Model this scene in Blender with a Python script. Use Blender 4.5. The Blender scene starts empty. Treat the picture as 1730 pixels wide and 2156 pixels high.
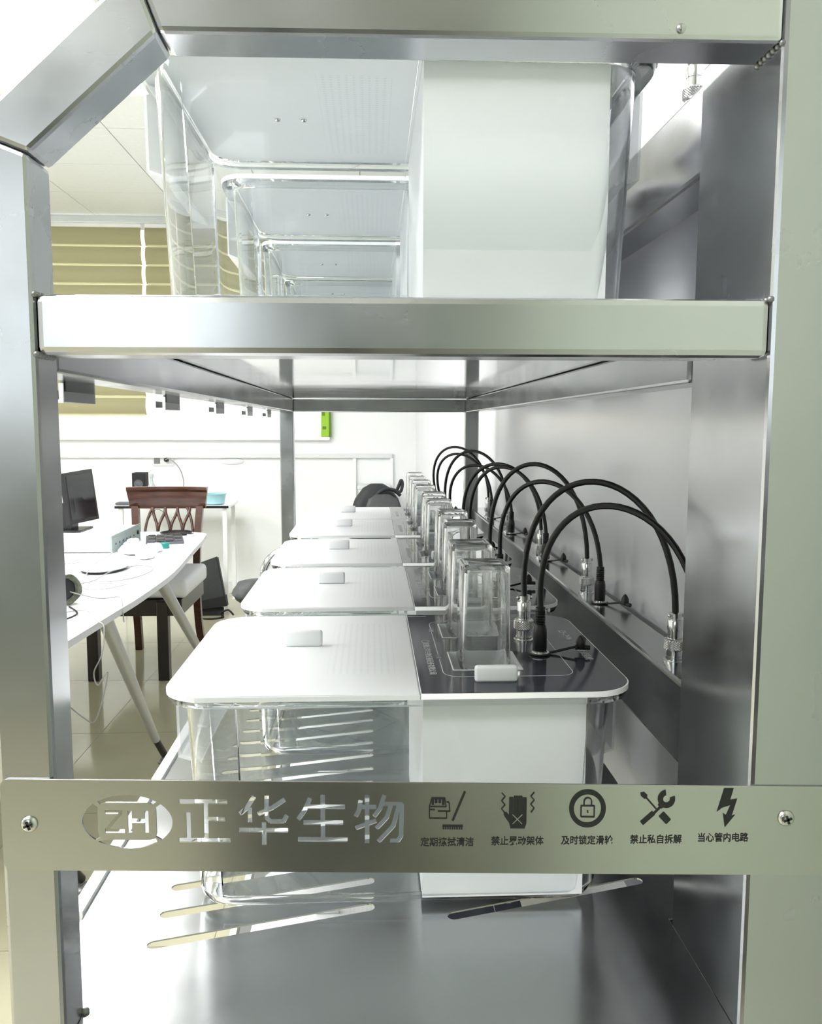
import bpy, bmesh, math, random
from mathutils import Vector, Matrix
random.seed(7)
sc = bpy.context.scene
C = sc.collection
ZC = 1.40                      # height of the lens above the floor

# ---------------------------------------------------------------- camera
def make_camera():
    f, yaw, pitch, roll = 1761.67, 0.047381, 0.103650, 0.0022397
    cy, sy, cp, sp = math.cos(yaw), math.sin(yaw), math.cos(pitch), math.sin(pitch)
    fwd = Vector((sy * cp, cy * cp, -sp)); r0 = Vector((cy, -sy, 0)); u0 = r0.cross(fwd)
    c, s = math.cos(roll), math.sin(roll)
    r = r0 * c + u0 * s; u = u0 * c - r0 * s
    cd = bpy.data.cameras.new('camera'); cam = bpy.data.objects.new('camera', cd); C.objects.link(cam)
    cd.sensor_fit = 'VERTICAL'; cd.sensor_height = 36.0; cd.lens = 36.0 * f / 2156.0
    cd.clip_start = 0.02; cd.clip_end = 200
    m = Matrix(((r.x, u.x, -fwd.x, 0), (r.y, u.y, -fwd.y, 0), (r.z, u.z, -fwd.z, ZC), (0, 0, 0, 1)))
    cam.matrix_world = m
    sc.camera = cam
make_camera()

# ---------------------------------------------------------------- world, exposure
w = bpy.data.worlds.new('overcast_sky'); sc.world = w; w.use_nodes = True
wb = w.node_tree.nodes['Background']
wb.inputs[0].default_value = (0.93, 0.97, 1.0, 1); wb.inputs[1].default_value = 2.1
LAMP = 13.0                     # emission of the ceiling panels
sc.view_settings.view_transform = 'Standard'; sc.view_settings.look = 'None'
sc.view_settings.gamma = 1; sc.view_settings.use_curve_mapping = False
sc.view_settings.exposure = 0.6
cy_ = sc.cycles
cy_.max_bounces = 18; cy_.transmission_bounces = 18; cy_.glossy_bounces = 8; cy_.diffuse_bounces = 5
cy_.transparent_max_bounces = 48; cy_.sample_clamp_indirect = 6.0; cy_.use_denoising = True
cy_.blur_glossy = 0.5

# ---------------------------------------------------------------- materials
def lin(c):
    return tuple(((x / 255) / 12.92 if x / 255 <= 0.04045 else ((x / 255 + 0.055) / 1.055) ** 2.4) for x in c) + (1,)
M = {}
def mat(name, col=(200, 200, 200), rough=0.5, metal=0.0, **kw):
    m = bpy.data.materials.new(name); m.use_nodes = True
    nt = m.node_tree; b = nt.nodes['Principled BSDF']
    c = lin(col)
    b.inputs['Base Color'].default_value = c
    b.inputs['Roughness'].default_value = rough; b.inputs['Metallic'].default_value = metal
    if 'coat' in kw: b.inputs['Coat Weight'].default_value = kw['coat']; b.inputs['Coat Roughness'].default_value = 0.06
    if 'emit' in kw:
        b.inputs['Emission Color'].default_value = (1, 1, 1, 1) if 'ecol' not in kw else kw['ecol']
        b.inputs['Emission Strength'].default_value = kw['emit']
    if 'trans' in kw:
        b.inputs['Transmission Weight'].default_value = kw['trans']; b.inputs['IOR'].default_value = kw.get('ior', 1.49)
    if 'noise' in kw:      # small procedural colour variation: (scale, amount)
        sca, amt = kw['noise']
        tc = nt.nodes.new('ShaderNodeTexCoord'); n = nt.nodes.new('ShaderNodeTexNoise'); n.inputs['Scale'].default_value = sca
        n.inputs['Detail'].default_value = 4
        mp = nt.nodes.new('ShaderNodeMapping'); mp.inputs['Scale'].default_value = kw.get('stretch', (1, 1, 1))
        r = nt.nodes.new('ShaderNodeValToRGB')
        r.color_ramp.elements[0].position = 0.3; r.color_ramp.elements[1].position = 0.7
        r.color_ramp.elements[0].color = tuple(x * (1 - amt) for x in c[:3]) + (1,)
        r.color_ramp.elements[1].color = tuple(min(1, x * (1 + amt)) for x in c[:3]) + (1,)
        nt.links.new(tc.outputs['Object'], mp.inputs[0]); nt.links.new(mp.outputs[0], n.inputs['Vector'])
        nt.links.new(n.outputs['Fac'], r.inputs[0]); nt.links.new(r.outputs[0], b.inputs['Base Color'])
        if kw.get('bump'):
            bp = nt.nodes.new('ShaderNodeBump'); bp.inputs['Strength'].default_value = kw['bump']; bp.inputs['Distance'].default_value = 0.002
            nt.links.new(n.outputs['Fac'], bp.inputs['Height']); nt.links.new(bp.outputs[0], b.inputs['Normal'])
    M[name] = m
    return m

def steel(name, stretch, rough=0.27, col=(0.66, 0.67, 0.68), bump=0.05, cloud=0.06, stain=0.05):
    """brushed stainless steel: fine grain along one axis, cloudy hand marks, a few scratches"""
    m = bpy.data.materials.new(name); m.use_nodes = True; nt = m.node_tree; L = nt.links
    b = nt.nodes['Principled BSDF']; b.inputs['Metallic'].default_value = 1
    tc = nt.nodes.new('ShaderNodeTexCoord')
    mp = nt.nodes.new('ShaderNodeMapping'); mp.inputs['Scale'].default_value = stretch
    L.new(tc.outputs['Object'], mp.inputs[0])
    g = nt.nodes.new('ShaderNodeTexNoise'); g.inputs['Scale'].default_value = 60; g.inputs['Detail'].default_value = 6
    L.new(mp.outputs[0], g.inputs['Vector'])
    cl = nt.nodes.new('ShaderNodeTexNoise'); cl.inputs['Scale'].default_value = 9; cl.inputs['Detail'].default_value = 3
    L.new(tc.outputs['Object'], cl.inputs['Vector'])
    def mr(src, a, bb, lo, hi):
        n = nt.nodes.new('ShaderNodeMapRange'); n.inputs[1].default_value = a; n.inputs[2].default_value = bb
        n.inputs[3].default_value = lo; n.inputs[4].default_value = hi; L.new(src, n.inputs[0]); return n.outputs[0]
    a1 = mr(g.outputs['Fac'], 0.3, 0.7, -0.004, 0.004); a2 = mr(cl.outputs['Fac'], 0.3, 0.7, -cloud, cloud)
    ad = nt.nodes.new('ShaderNodeMath'); ad.operation = 'ADD'; L.new(a1, ad.inputs[0]); L.new(a2, ad.inputs[1])
    ad2 = nt.nodes.new('ShaderNodeMath'); ad2.operation = 'ADD'; L.new(ad.outputs[0], ad2.inputs[0]); ad2.inputs[1].default_value = rough
    L.new(ad2.outputs[0], b.inputs['Roughness'])
    mx = nt.nodes.new('ShaderNodeMix'); mx.data_type = 'RGBA'
    mx.inputs[6].default_value = tuple(x * (1 - stain) for x in col) + (1,); mx.inputs[7].default_value = tuple(min(1, x * (1 + stain)) for x in col) + (1,)
    L.new(cl.outputs['Fac'], mx.inputs[0]); L.new(mx.outputs[2], b.inputs['Base Color'])
    bp = nt.nodes.new('ShaderNodeBump'); bp.inputs['Strength'].default_value = bump; bp.inputs['Distance'].default_value = 0.001
    L.new(g.outputs['Fac'], bp.inputs['Height'])
    if bump: L.new(bp.outputs[0], b.inputs['Normal'])
    M[name] = m
    return m

def clear_sheet(name, tint=(0.985, 0.99, 0.99), ior=1.40, rough=0.02, haze=0.0):
    """thin clear plastic or window glass: straight through plus Fresnel reflection"""
    m = bpy.data.materials.new(name); m.use_nodes = True; nt = m.node_tree; L = nt.links
    nt.nodes.remove(nt.nodes['Principled BSDF']); out = nt.nodes['Material Output']
    tr = nt.nodes.new('ShaderNodeBsdfTransparent'); tr.inputs[0].default_value = tint + (1,)
    gl = nt.nodes.new('ShaderNodeBsdfGlossy'); gl.inputs['Roughness'].default_value = rough
    fr = nt.nodes.new('ShaderNodeFresnel'); ge = nt.nodes.new('ShaderNodeNewGeometry'); mi = nt.nodes.new('ShaderNodeMix')
    mi.inputs[2].default_value = ior; mi.inputs[3].default_value = 1 / ior     # both faces of the sheet reflect as seen from the air
    L.new(ge.outputs['Backfacing'], mi.inputs[0]); L.new(mi.outputs[0], fr.inputs[0])
    mx = nt.nodes.new('ShaderNodeMixShader')
    L.new(fr.outputs[0], mx.inputs[0]); L.new(tr.outputs[0], mx.inputs[1]); L.new(gl.outputs[0], mx.inputs[2])
    last = mx.outputs[0]
    if haze:
        df = nt.nodes.new('ShaderNodeBsdfDiffuse'); df.inputs[0].default_value = (0.9, 0.92, 0.93, 1)
        m2 = nt.nodes.new('ShaderNodeMixShader'); m2.inputs[0].default_value = haze
        L.new(last, m2.inputs[1]); L.new(df.outputs[0], m2.inputs[2]); last = m2.outputs[0]
    L.new(last, out.inputs[0]); M[name] = m
    return m

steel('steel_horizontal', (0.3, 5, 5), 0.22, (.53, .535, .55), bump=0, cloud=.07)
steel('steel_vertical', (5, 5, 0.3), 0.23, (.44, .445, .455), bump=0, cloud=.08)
steel('steel_shaded', (5, 0.3, 5), 0.20, (.38, .385, .395), bump=0)  # same steel, colour darkened to stand for the dark reflections on rails and side beams
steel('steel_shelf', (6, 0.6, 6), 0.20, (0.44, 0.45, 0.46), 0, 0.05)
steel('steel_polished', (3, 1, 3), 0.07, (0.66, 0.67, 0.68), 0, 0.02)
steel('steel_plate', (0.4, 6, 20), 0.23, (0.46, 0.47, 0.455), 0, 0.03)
mat('nickel', (215, 215, 215), 0.14, 1.0)
mat('nickel_knurled', (205, 205, 205), 0.25, 1.0)
mat('screw_steel', (190, 190, 188), 0.2, 1.0)
mat('black_rubber', (14, 14, 16), 0.42)
mat('black_cable', (12, 12, 14), 0.36)
mat('print_black', (18, 18, 18), 0.6)
mat('print_white', (205, 207, 212), 0.5)
mat('white_plastic', (238, 240, 242), 0.32)
mat('partition_white', (236, 238, 241), 0.4)
mat('panel_dark', (58, 59, 68), 0.08); M['panel_dark'].node_tree.nodes['Principled BSDF'].inputs['IOR'].default_value = 1.28
mat('seat_grey', (225, 228, 232), 0.4)
mat('edge_white', (246, 247, 248), 0.35)
mat('clear_glass', (252, 253, 253), 0.0, trans=1.0, ior=1.48)
mat('clear_rim', (250, 252, 252), 0.0, trans=1.0, ior=1.45)
clear_sheet('clear_cage'); clear_sheet('window_glass', (0.95, 0.97, 0.97))
clear_sheet('clear_tab', (0.97, 0.975, 0.98), 1.6, 0.05, 0.32)
clear_sheet('clear_lip', (0.96, 0.97, 0.975), 1.5, 0.06, 0.22)
mat('wall_white', (240, 242, 242), 0.55, noise=(3, 0.01))
mat('wall_door', (168, 176, 160), 0.4, noise=(2, 0.02))
mat('wall_green', (122, 128, 122), 0.5, noise=(3, 0.02))
mat('wall_panel', (226, 227, 232), 0.22, noise=(2, 0.015))
mat('ceiling_white', (232, 234, 232), 0.6, noise=(40, 0.02))
mat('ceiling_joint', (150, 152, 150), 0.6)
mat('trim_white', (240, 241, 241), 0.4)
mat('trim_grey', (222, 224, 225), 0.4)
mat('floor_cream', (178, 174, 150), 0.10, noise=(2.5, 0.05))
mat('floor_joint', (120, 117, 100), 0.4)
mat('blind_olive', (158, 153, 118), 0.8)
mat('blind_light', (236, 233, 206), 0.8)
mat('light_panel', (255, 255, 255), 0.5, emit=LAMP)
mat('desk_white', (244, 245, 246), 0.25)
mat('desk_edge', (205, 208, 210), 0.4)
mat('leg_grey', (182, 184, 184), 0.35, 0.5)
mat('wood_dark', (66, 36, 24), 0.25, noise=(14, 0.3), stretch=(1, 1, 6), coat=0.25)
mat('wood_black', (30, 22, 18), 0.3, noise=(14, 0.3), stretch=(6, 6, 1))
mat('cushion', (222, 224, 226), 0.7)
mat('black_plastic', (20, 20, 23), 0.35)
mat('screen_black', (28, 29, 33), 0.12)
mat('machine_grey', (186, 194, 196), 0.4)
mat('machine_white', (240, 242, 243), 0.4)
mat('panel_green', (150, 164, 158), 0.45)
mat('keys_grey', (88, 88, 96), 0.5)
mat('teal', (20, 128, 116), 0.4)
mat('lavender', (200, 200, 226), 0.5)
mat('tissue', (246, 247, 248), 0.9, noise=(30, 0.03), bump=0.4)
mat('olive_cloth', (84, 88, 74), 0.9, noise=(60, 0.4), bump=0.5)
mat('cream_cloth', (196, 196, 172), 0.8)
mat('cable_grey', (150, 152, 150), 0.5)
mat('blue_basin', (160, 206, 214), 0.3)
mat('bag_grey', (52, 54, 54), 0.6, noise=(50, 0.1))
mat('bag_black', (22, 24, 26), 0.7, noise=(40, 0.2))
mat('box_green', (150, 196, 44), 0.5)
mat('box_green_dark', (92, 124, 24), 0.5)
mat('facade_peach', (236, 204, 176), 0.8, noise=(0.6, 0.06))
mat('facade_beige', (226, 220, 212), 0.8, noise=(0.5, 0.05))
mat('dark_stand_in', (42, 43, 45), 0.5)
mat('chrome', (220, 220, 220), 0.08, 1.0)
mat('label_black', (24, 26, 28), 0.3)
mat('grey_metal', (128, 130, 130), 0.35, 0.7)

# bottle glass: mostly bending, partly straight through, so it lights what stands in it
nt = M['clear_glass'].node_tree; t = nt.nodes.new('ShaderNodeBsdfTransparent'); mx = nt.nodes.new('ShaderNodeMixShader'); mx.inputs[0].default_value = .07
nt.links.new(nt.nodes['Principled BSDF'].outputs[0], mx.inputs[1]); nt.links.new(t.outputs[0], mx.inputs[2]); nt.links.new(mx.outputs[0], nt.nodes['Material Output'].inputs[0])
# translucent blind fabric
for nm, tl in (('blind_olive', 0.20), ('blind_light', 0.6), ('white_plastic', 0.12)):
    nt = M[nm].node_tree; b = nt.nodes['Principled BSDF']; out = nt.nodes['Material Output']
    t = nt.nodes.new('ShaderNodeBsdfTranslucent'); t.inputs[0].default_value = b.inputs['Base Color'].default_value
    mx = nt.nodes.new('ShaderNodeMixShader'); mx.inputs[0].default_value = tl
    nt.links.new(b.outputs[0], mx.inputs[1]); nt.links.new(t.outputs[0], mx.inputs[2]); nt.links.new(mx.outputs[0], out.inputs[0])

# ---------------------------------------------------------------- mesh helpers
def obj(name, bm, m, parent=None, smooth=None):
    me = bpy.data.meshes.new(name); bm.normal_update(); bm.to_mesh(me); bm.free()
    return link(name, me, m, parent, smooth)
def link(name, me, m, parent=None, smooth=None):
    o = bpy.data.objects.new(name, me); C.objects.link(o)
    if isinstance(m, str): m = M[m]
    if m is not None:
        me.materials.clear(); me.materials.append(m)
    if smooth is not None:
        for p in me.polygons: p.use_smooth = True
        me.set_sharp_from_angle(angle=math.radians(smooth))
    if parent is not None: o.parent = parent
    return o
def tag(o, label=None, cat=None, group=None, kind=None):
    if label: o['label'] = label
    if cat: o['category'] = cat
    if group: o['group'] = group
    if kind: o['kind'] = kind
    return o
def thing(name, label, cat, loc=(0, 0, 0), rz=0, group=None):
    o = bpy.data.objects.new(name, None); C.objects.link(o); o.location = loc; o.rotation_euler = (0, 0, rz)
    return tag(o, label, cat, group)
def struct(name, bm, m):
    return tag(obj(name, bm, m), kind='structure')
def copy_tree(o, parent=None):
    c = o.copy(); C.objects.link(c)
    if parent is not None: c.parent = parent
    for ch in [x for x in bpy.data.objects if x.parent == o]: copy_tree(ch, c)
    return c
def BM(): return bmesh.new()
def box(bm, x0, x1, y0, y1, z0, z1, bev=0.0, seg=2):
    r = bmesh.ops.create_cube(bm, size=1)
    for v in r['verts']:
        v.co = Vector((x0 + (v.co.x + .5) * (x1 - x0), y0 + (v.co.y + .5) * (y1 - y0), z0 + (v.co.z + .5) * (z1 - z0)))
    if bev:
        es = {e for v in r['verts'] for e in v.link_edges}
        bmesh.ops.bevel(bm, geom=list(es), offset=bev, segments=seg, affect='EDGES', profile=0.5)
    return bm
def prism(bm, pts, a, b, axis='z', fn=None):
    """polygon pts (u,v) extruded a..b along axis; axis z: (u,v)->x,y ; y: (u,v)->x,z ; x: (u,v)->y,z"""
    def P(u, v, t):
        q = {'z': (u, v, t), 'y': (u, t, v), 'x': (t, u, v)}[axis]
        return fn(*q) if fn else q
    A = [bm.verts.new(P(u, v, a)) for u, v in pts]; B = [bm.verts.new(P(u, v, b)) for u, v in pts]
    n = len(pts)
    fs = [bm.faces.new(A), bm.faces.new(B[::-1])]
    for i in range(n): fs.append(bm.faces.new((A[i], B[i], B[(i + 1) % n], A[(i + 1) % n])))
    bmesh.ops.recalc_face_normals(bm, faces=fs)
    return bm
def lathe(bm, prof, c=(0, 0, 0), n=24, axis=None, cap=True):
    """profile (r,z) revolved about z at c; axis: Matrix to turn it"""
    rings = []
    for r, z in prof:
        ring = []
        for i in range(n):
            a = 2 * math.pi * i / n
            v = Vector((r * math.cos(a), r * math.sin(a), z))
            if axis is not None: v = axis @ v
            ring.append(bm.verts.new(v + Vector(c)))
        rings.append(ring)
    fs = []
    for A, B in zip(rings, rings[1:]):
        for i in range(n): fs.append(bm.faces.new((A[i], A[(i + 1) % n], B[(i + 1) % n], B[i])))
    if cap: fs.append(bm.faces.new(rings[0][::-1])); fs.append(bm.faces.new(rings[-1]))
    bmesh.ops.recalc_face_normals(bm, faces=fs)
    return bm
def bez(p0, p1, p2, p3, n=16):
    p0, p1, p2, p3 = map(Vector, (p0, p1, p2, p3))
    return [p0 * (1 - t) ** 3 + p1 * 3 * t * (1 - t) ** 2 + p2 * 3 * t * t * (1 - t) + p3 * t ** 3 for t in [i / n for i in range(n + 1)]]
def smoothpath(pts, n=6):
    pts = [Vector(p) for p in pts]; P = [pts[0]] + pts + [pts[-1]]; out = []
    for i in range(1, len(P) - 2):
        a, b, c, d = P[i - 1], P[i], P[i + 1], P[i + 2]
        for k in range(n):
            t = k / n
            out.append(0.5 * ((2 * b) + (c - a) * t + (2 * a - 5 * b + 4 * c - d) * t * t + (3 * b - a - 3 * c + d) * t ** 3))
    out.append(pts[-1]); return out
def tube(bm, path, r, n=10, r1=None):
    path = [Vector(p) for p in path]; rings = []; up = Vector((0.13, 0.31, 0.94))
    for i, p in enumerate(path):
        d = (path[min(i + 1, len(path) - 1)] - path[max(i - 1, 0)]).normalized()
        if i == 0:
            a = d.orthogonal().normalized()
        else:
            a = (a - d * a.dot(d)).normalized()
        b = d.cross(a)
        rr = r if r1 is None else r + (r1 - r) * i / (len(path) - 1)
        rings.append([bm.verts.new(p + (a * math.cos(2 * math.pi * k / n) + b * math.sin(2 * math.pi * k / n)) * rr) for k in range(n)])
    fs = []
    for A, B in zip(rings, rings[1:]):
        for k in range(n): fs.append(bm.faces.new((A[k], A[(k + 1) % n], B[(k + 1) % n], B[k])))
    fs.append(bm.faces.new(rings[0][::-1])); fs.append(bm.faces.new(rings[-1]))
    bmesh.ops.recalc_face_normals(bm, faces=fs)
    return bm
def rrect(x0, x1, y0, y1, r, n=6, corners=(1, 1, 1, 1)):
    """rounded rectangle outline, counter-clockwise from lower right; corners: LL, LR, UR, UL"""
    out = []
    for (cx, cy, a0, on) in ((x0 + r, y0 + r, 180, corners[0]), (x1 - r, y0 + r, 270, corners[1]), (x1 - r, y1 - r, 0, corners[2]), (x0 + r, y1 - r, 90, corners[3])):
        if on:
            for k in range(n + 1):
                a = math.radians(a0 + 90 * k / n); out.append((cx + r * math.cos(a), cy + r * math.sin(a)))
        else:
            out.append({180: (x0, y0), 270: (x1, y0), 0: (x1, y1), 90: (x0, y1)}[a0])
    return out
def plate_mesh(name, outer, holes, thick, z=0.0):
    """flat sheet with holes (2D filled curve turned to mesh), centre plane at z"""
    cu = bpy.data.curves.new(name, 'CURVE'); cu.dimensions = '2D'; cu.fill_mode = 'BOTH'; cu.extrude = thick / 2
    for loop in [outer] + holes:
        s = cu.splines.new('POLY'); s.points.add(len(loop) - 1); s.use_cyclic_u = True
        for p, (x, y) in zip(s.points, loop): p.co = (x, y, 0, 1)
    o = bpy.data.objects.new(name, cu); C.objects.link(o)
    bpy.context.view_layer.update()
    me = bpy.data.meshes.new_from_object(o.evaluated_get(bpy.context.evaluated_depsgraph_get()))
    bpy.data.objects.remove(o); bpy.data.curves.remove(cu)
    me.name = name
    for v in me.vertices: v.co.z += z
    return me
def text_mesh(s, bold=0.0, spacing=1.0):
    cu = bpy.data.curves.new('text', 'FONT'); cu.body = s; cu.size = 1; cu.offset = bold; cu.resolution_u = 2; cu.space_character = spacing
    o = bpy.data.objects.new('text', cu); C.objects.link(o); bpy.context.view_layer.update()
    me = bpy.data.meshes.new_from_object(o.evaluated_get(bpy.context.evaluated_depsgraph_get()))
    bpy.data.objects.remove(o); bpy.data.curves.remove(cu)
    return me
def fit(me, fn, w, h=None):
    xs = [v.co.x for v in me.vertices]; ys = [v.co.y for v in me.vertices]
    x0, x1, y0, y1 = min(xs), max(xs), min(ys), max(ys)
    sx = w / (x1 - x0); sy = sx if h is None else h / (y1 - y0)
    for v in me.vertices: v.co = Vector(fn((v.co.x - (x0 + x1) / 2) * sx, (v.co.y - (y0 + y1) / 2) * sy))
    return me

# ================================================================ THE SETTING
XR = 0.367; YB = 6.95; CE = 3.04; XL = -6.0; YN = -3.2
b = box(BM(), XL, XR + 0.1, YN, YB + 0.1, -0.1, 0); fl = struct('floor', b, 'floor_cream')
def joints():
    bm = BM(); x = XR - 0.8
    while x > XL: box(bm, x - 0.0012, x + 0.0012, YN, YB, 0.0, 0.0004); x -= 0.8
    y = YB - 0.8
    while y > YN: box(bm, XL, XR, y - 0.0012, y + 0.0012, 0.0, 0.0004); y -= 0.8
    o = obj('tile_joint', bm, 'floor_joint', fl); o['kind'] = 'stuff'
joints()
ce = struct('ceiling', box(BM(), XL, XR + 0.1, YN, YB + 0.1, CE + 0.012, CE + 0.1), 'ceiling_joint')
tile0 = None; TX, TY = 0.70, 0.66
for i in range(9):
    for j in range(15):
        cx = -1.47 + TX / 2 + TX * (2 - i); cyy = 4.93 + TY / 2 + TY * (j - 12)
        if cx - TX / 2 > XR or cyy > YB + TY / 2 or cyy < YN or cx < XL: continue
        if tile0 is None:
            t = tile0 = obj('ceiling_tile', box(BM(), -TX / 2 + .003, TX / 2 - .003, -TY / 2 + .003, TY / 2 - .003, 0, 0.011), 'ceiling_white', ce)
        else:
            t = tile0.copy(); C.objects.link(t)
        sx = min(cx + TX / 2, XR - .001) - (cx - TX / 2); sy = min(cyy + TY / 2, YB) - (cyy - TY / 2)
        t.scale = (sx / TX, sy / TY, 1); t.location = (cx - TX / 2 + sx / 2, cyy - TY / 2 + sy / 2, CE)
struct('wall_right', box(BM(), XR, XR + 0.1, .60, YB + 0.1, 0, CE + .02), 'wall_panel')
struct('wall_right', box(BM(), XR, XR + 0.1, YN, .60, 0, CE + .02), 'wall_door')
struct('wall_left', box(BM(), XL - 0.1, XL, YN, YB + 0.1, 0, CE + .02), 'wall_white')
# back wall with one long opening
WX0, WX1, WZ0, WZ1 = -4.6, -0.34, 1.30, 3.0
bm = BM(); box(bm, XL, XR + .1, YB, YB + .16, 0, WZ0); box(bm, XL, WX0, YB, YB + .16, WZ0, CE + .02)
box(bm, WX1, XR + .1, YB, YB + .16, WZ0, CE + .02); box(bm, WX0, WX1, YB, YB + .16, WZ1, CE + .02)
struct('wall_back', bm, 'wall_white')
# wall behind the lens; its window is added for bright reflections in the steel
NX0, NX1, NZ0, NZ1 = -2.7, -.80, 1.42, 2.75
bm = BM(); box(bm, XL, XR + .1, YN - .16, YN, 0, NZ0); box(bm, XL, NX0, YN - .16, YN, NZ0, CE + .02)
box(bm, NX1, XR + .1, YN - .16, YN, NZ0, CE + .02); box(bm, NX0, NX1, YN - .16, YN, NZ1, CE + .02)
struct('wall_front', bm, 'wall_green')
def window(name, x0, x1, z0, z1, y, mull, label):
    r = bpy.data.objects.new(name, None); C.objects.link(r); tag(r, kind='structure')
    bm = BM()
    for a, c2, d, e in ((x0, x1, z0, z0 + .05), (x0, x1, z1 - .05, z1), (x0, x0 + .05, z0, z1), (x1 - .05, x1, z0, z1)):
        box(bm, a, c2, y, y + .06, d, e, .004)
    obj('window_frame', bm, 'trim_white', r)
    for a, c2 in mull: obj('mullion', box(BM(), a, c2, y - .005, y + .055, z0 + .01, z1 - .01, .004), 'trim_white', r)
    xs = [x0 + .05] + [v for m_ in mull for v in m_] + [x1 - .05]
    for a, c2 in zip(xs[::2], xs[1::2]): obj('pane', box(BM(), a, c2, y + .025, y + .031, z0 + .05, z1 - .05), 'window_glass', r)
window('window_1', WX0, WX1, WZ0, WZ1, YB + .05, [(-3.2, -3.13), (-1.765, -1.685), (-1.512, -1.467), (-.861, -.803)], '')
window('window_added', NX0, NX1, NZ0, NZ1, YN - .12, [(-1.78, -1.72)], '')
struct('trim_1', box(BM(), WX0 - .1, WX1 + .0, YB - .05, YB + .06, 1.272, 1.302, .006), 'trim_white')
struct('trim_2', box(BM(), -5.5, 0.175, YB - .035, YB, 1.128, 1.166, .004), 'trim_grey')
struct('trim_3', box(BM(), .155, .180, YB - .03, YB, 0.0, 1.128, .004), 'trim_white')
struct('trim_4', box(BM(), -.155, -.125, YB - .03, YB, 0.0, 1.128, .004), 'trim_white')
struct('baseboard_back', box(BM(), XL, XR, YB - .012, YB, 0, .10, .003), 'trim_grey')
struct('baseboard_right', box(BM(), XR - .012, XR, YN, YB - .012, 0, .10, .003), 'trim_grey')
# building across the street
bd = thing('apartment_building', 'pale beige building facade seen through the far window panes', 'building', (-3, 16, 0))
obj('wall', box(BM(), -6, 8, 0, 3, -6, 7), 'facade_beige', bd)
obj('wall_bay', box(BM(), -1.2, -.25, -.25, 0, -6, 7), 'facade_peach', bd)
for i in range(7):
    obj('ledge', box(BM(), -6, -1.2, -.12, 0, -5.6 + i * 1.6, -5.5 + i * 1.6), 'facade_peach', bd)
    for k in range(5):
        obj('window', box(BM(), .6 + k * 1.4, 1.4 + k * 1.4, -.05, .02, -5.2 + i * 1.6, -4.3 + i * 1.6), 'trim_grey', bd)

# ceiling light panels
lights = [(-1.66, 3.80), (-1.60, 1.1), (-4.0, 3.72), (-4.0, 1.1), (-1.3, -.30), (-4.0, -.30)]
lab = ['square ceiling light panel beyond the rack at the top left corner of the picture', 'square ceiling light panel beside the rack over the aisle',
       'square ceiling light panel far left beyond the desk',
       'square ceiling light panel far left beside the desk', 'square ceiling light panel right above the lens', 'square ceiling light panel far left, level with the lens']
for (x, y), lb in zip(lights, lab):
    t = thing('ceiling_light', lb, 'light', (x, y, CE), 0, 'ceiling light panels')
    obj('diffuser', box(BM(), -.57, .57, -.57, .57, -.016, -.012), 'light_panel', t)
    bm = BM()
    for q in ((-.6, .6, -.6, -.57), (-.6, .6, .57, .6), (-.6, -.57, -.57, .57), (.57, .6, -.57, .57)): box(bm, q[0], q[1], q[2], q[3], -.022, 0)
    obj('frame', bm, 'trim_white', t)

# ================================================================ THE RACK
Z = lambda z: z + ZC
rack = thing('cage_rack', 'brushed stainless steel rack holding clear cages, its end frame filling the foreground', 'rack', (0, 0, 0))
# inner and outer edges of the end frame
XI0, XO0, XI1, XO1 = -.2257, -.2657, .2755, .3154
YF, D = .58, .04
def fr(x, y, z): return (x, y - .0174 * x, z)     # the end frame stands a degree out of square
def fbm(bm):
    for v in bm.verts: v.co = Vector(fr(*v.co))
    return bm
TB = .2549                 # underside of top beam
ZK = .150                  # height where the corner is cut
# left post up to the cut corner (profile in x,z so the mitres are real)
def xz(bm, pts, y0, y1, bev=.0035):
    prism(bm, pts, y0, y1, 'y')
    es = [e for e in bm.edges]
    bmesh.ops.bevel(bm, geom=es, offset=bev, segments=2, affect='EDGES', profile=.5)
    return fbm(bm)
g = .0004
dz = .0412                 # tube width
A_in, B_in = (XI0, Z(.178)), (-.138, Z(TB))         # inner corners of the cut
k = math.tan(math.radians(45 / 2 * .93)) * .04
A_out, B_out = (XO0, Z(.178) + k), (-.138 - k, Z(TB) + .04)
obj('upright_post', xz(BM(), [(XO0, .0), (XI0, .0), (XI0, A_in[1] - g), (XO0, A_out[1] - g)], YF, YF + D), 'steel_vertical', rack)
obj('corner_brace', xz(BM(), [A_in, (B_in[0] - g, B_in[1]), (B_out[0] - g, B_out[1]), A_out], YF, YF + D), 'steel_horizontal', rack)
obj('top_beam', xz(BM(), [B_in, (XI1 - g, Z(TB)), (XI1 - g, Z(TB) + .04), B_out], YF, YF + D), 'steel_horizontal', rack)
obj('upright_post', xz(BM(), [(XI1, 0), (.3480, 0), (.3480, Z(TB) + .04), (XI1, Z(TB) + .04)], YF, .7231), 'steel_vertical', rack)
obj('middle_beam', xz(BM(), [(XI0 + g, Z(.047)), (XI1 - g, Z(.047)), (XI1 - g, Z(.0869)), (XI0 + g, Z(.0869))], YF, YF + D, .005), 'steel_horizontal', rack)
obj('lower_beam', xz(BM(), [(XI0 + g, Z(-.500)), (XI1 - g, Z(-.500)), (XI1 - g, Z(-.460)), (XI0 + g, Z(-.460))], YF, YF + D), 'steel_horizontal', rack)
obj('bottom_beam', xz(BM(), [(XI0 + g, .11), (XI1 - g, .11), (XI1 - g, .15), (XI0 + g, .15)], YF, YF + D), 'steel_horizontal', rack)
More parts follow.
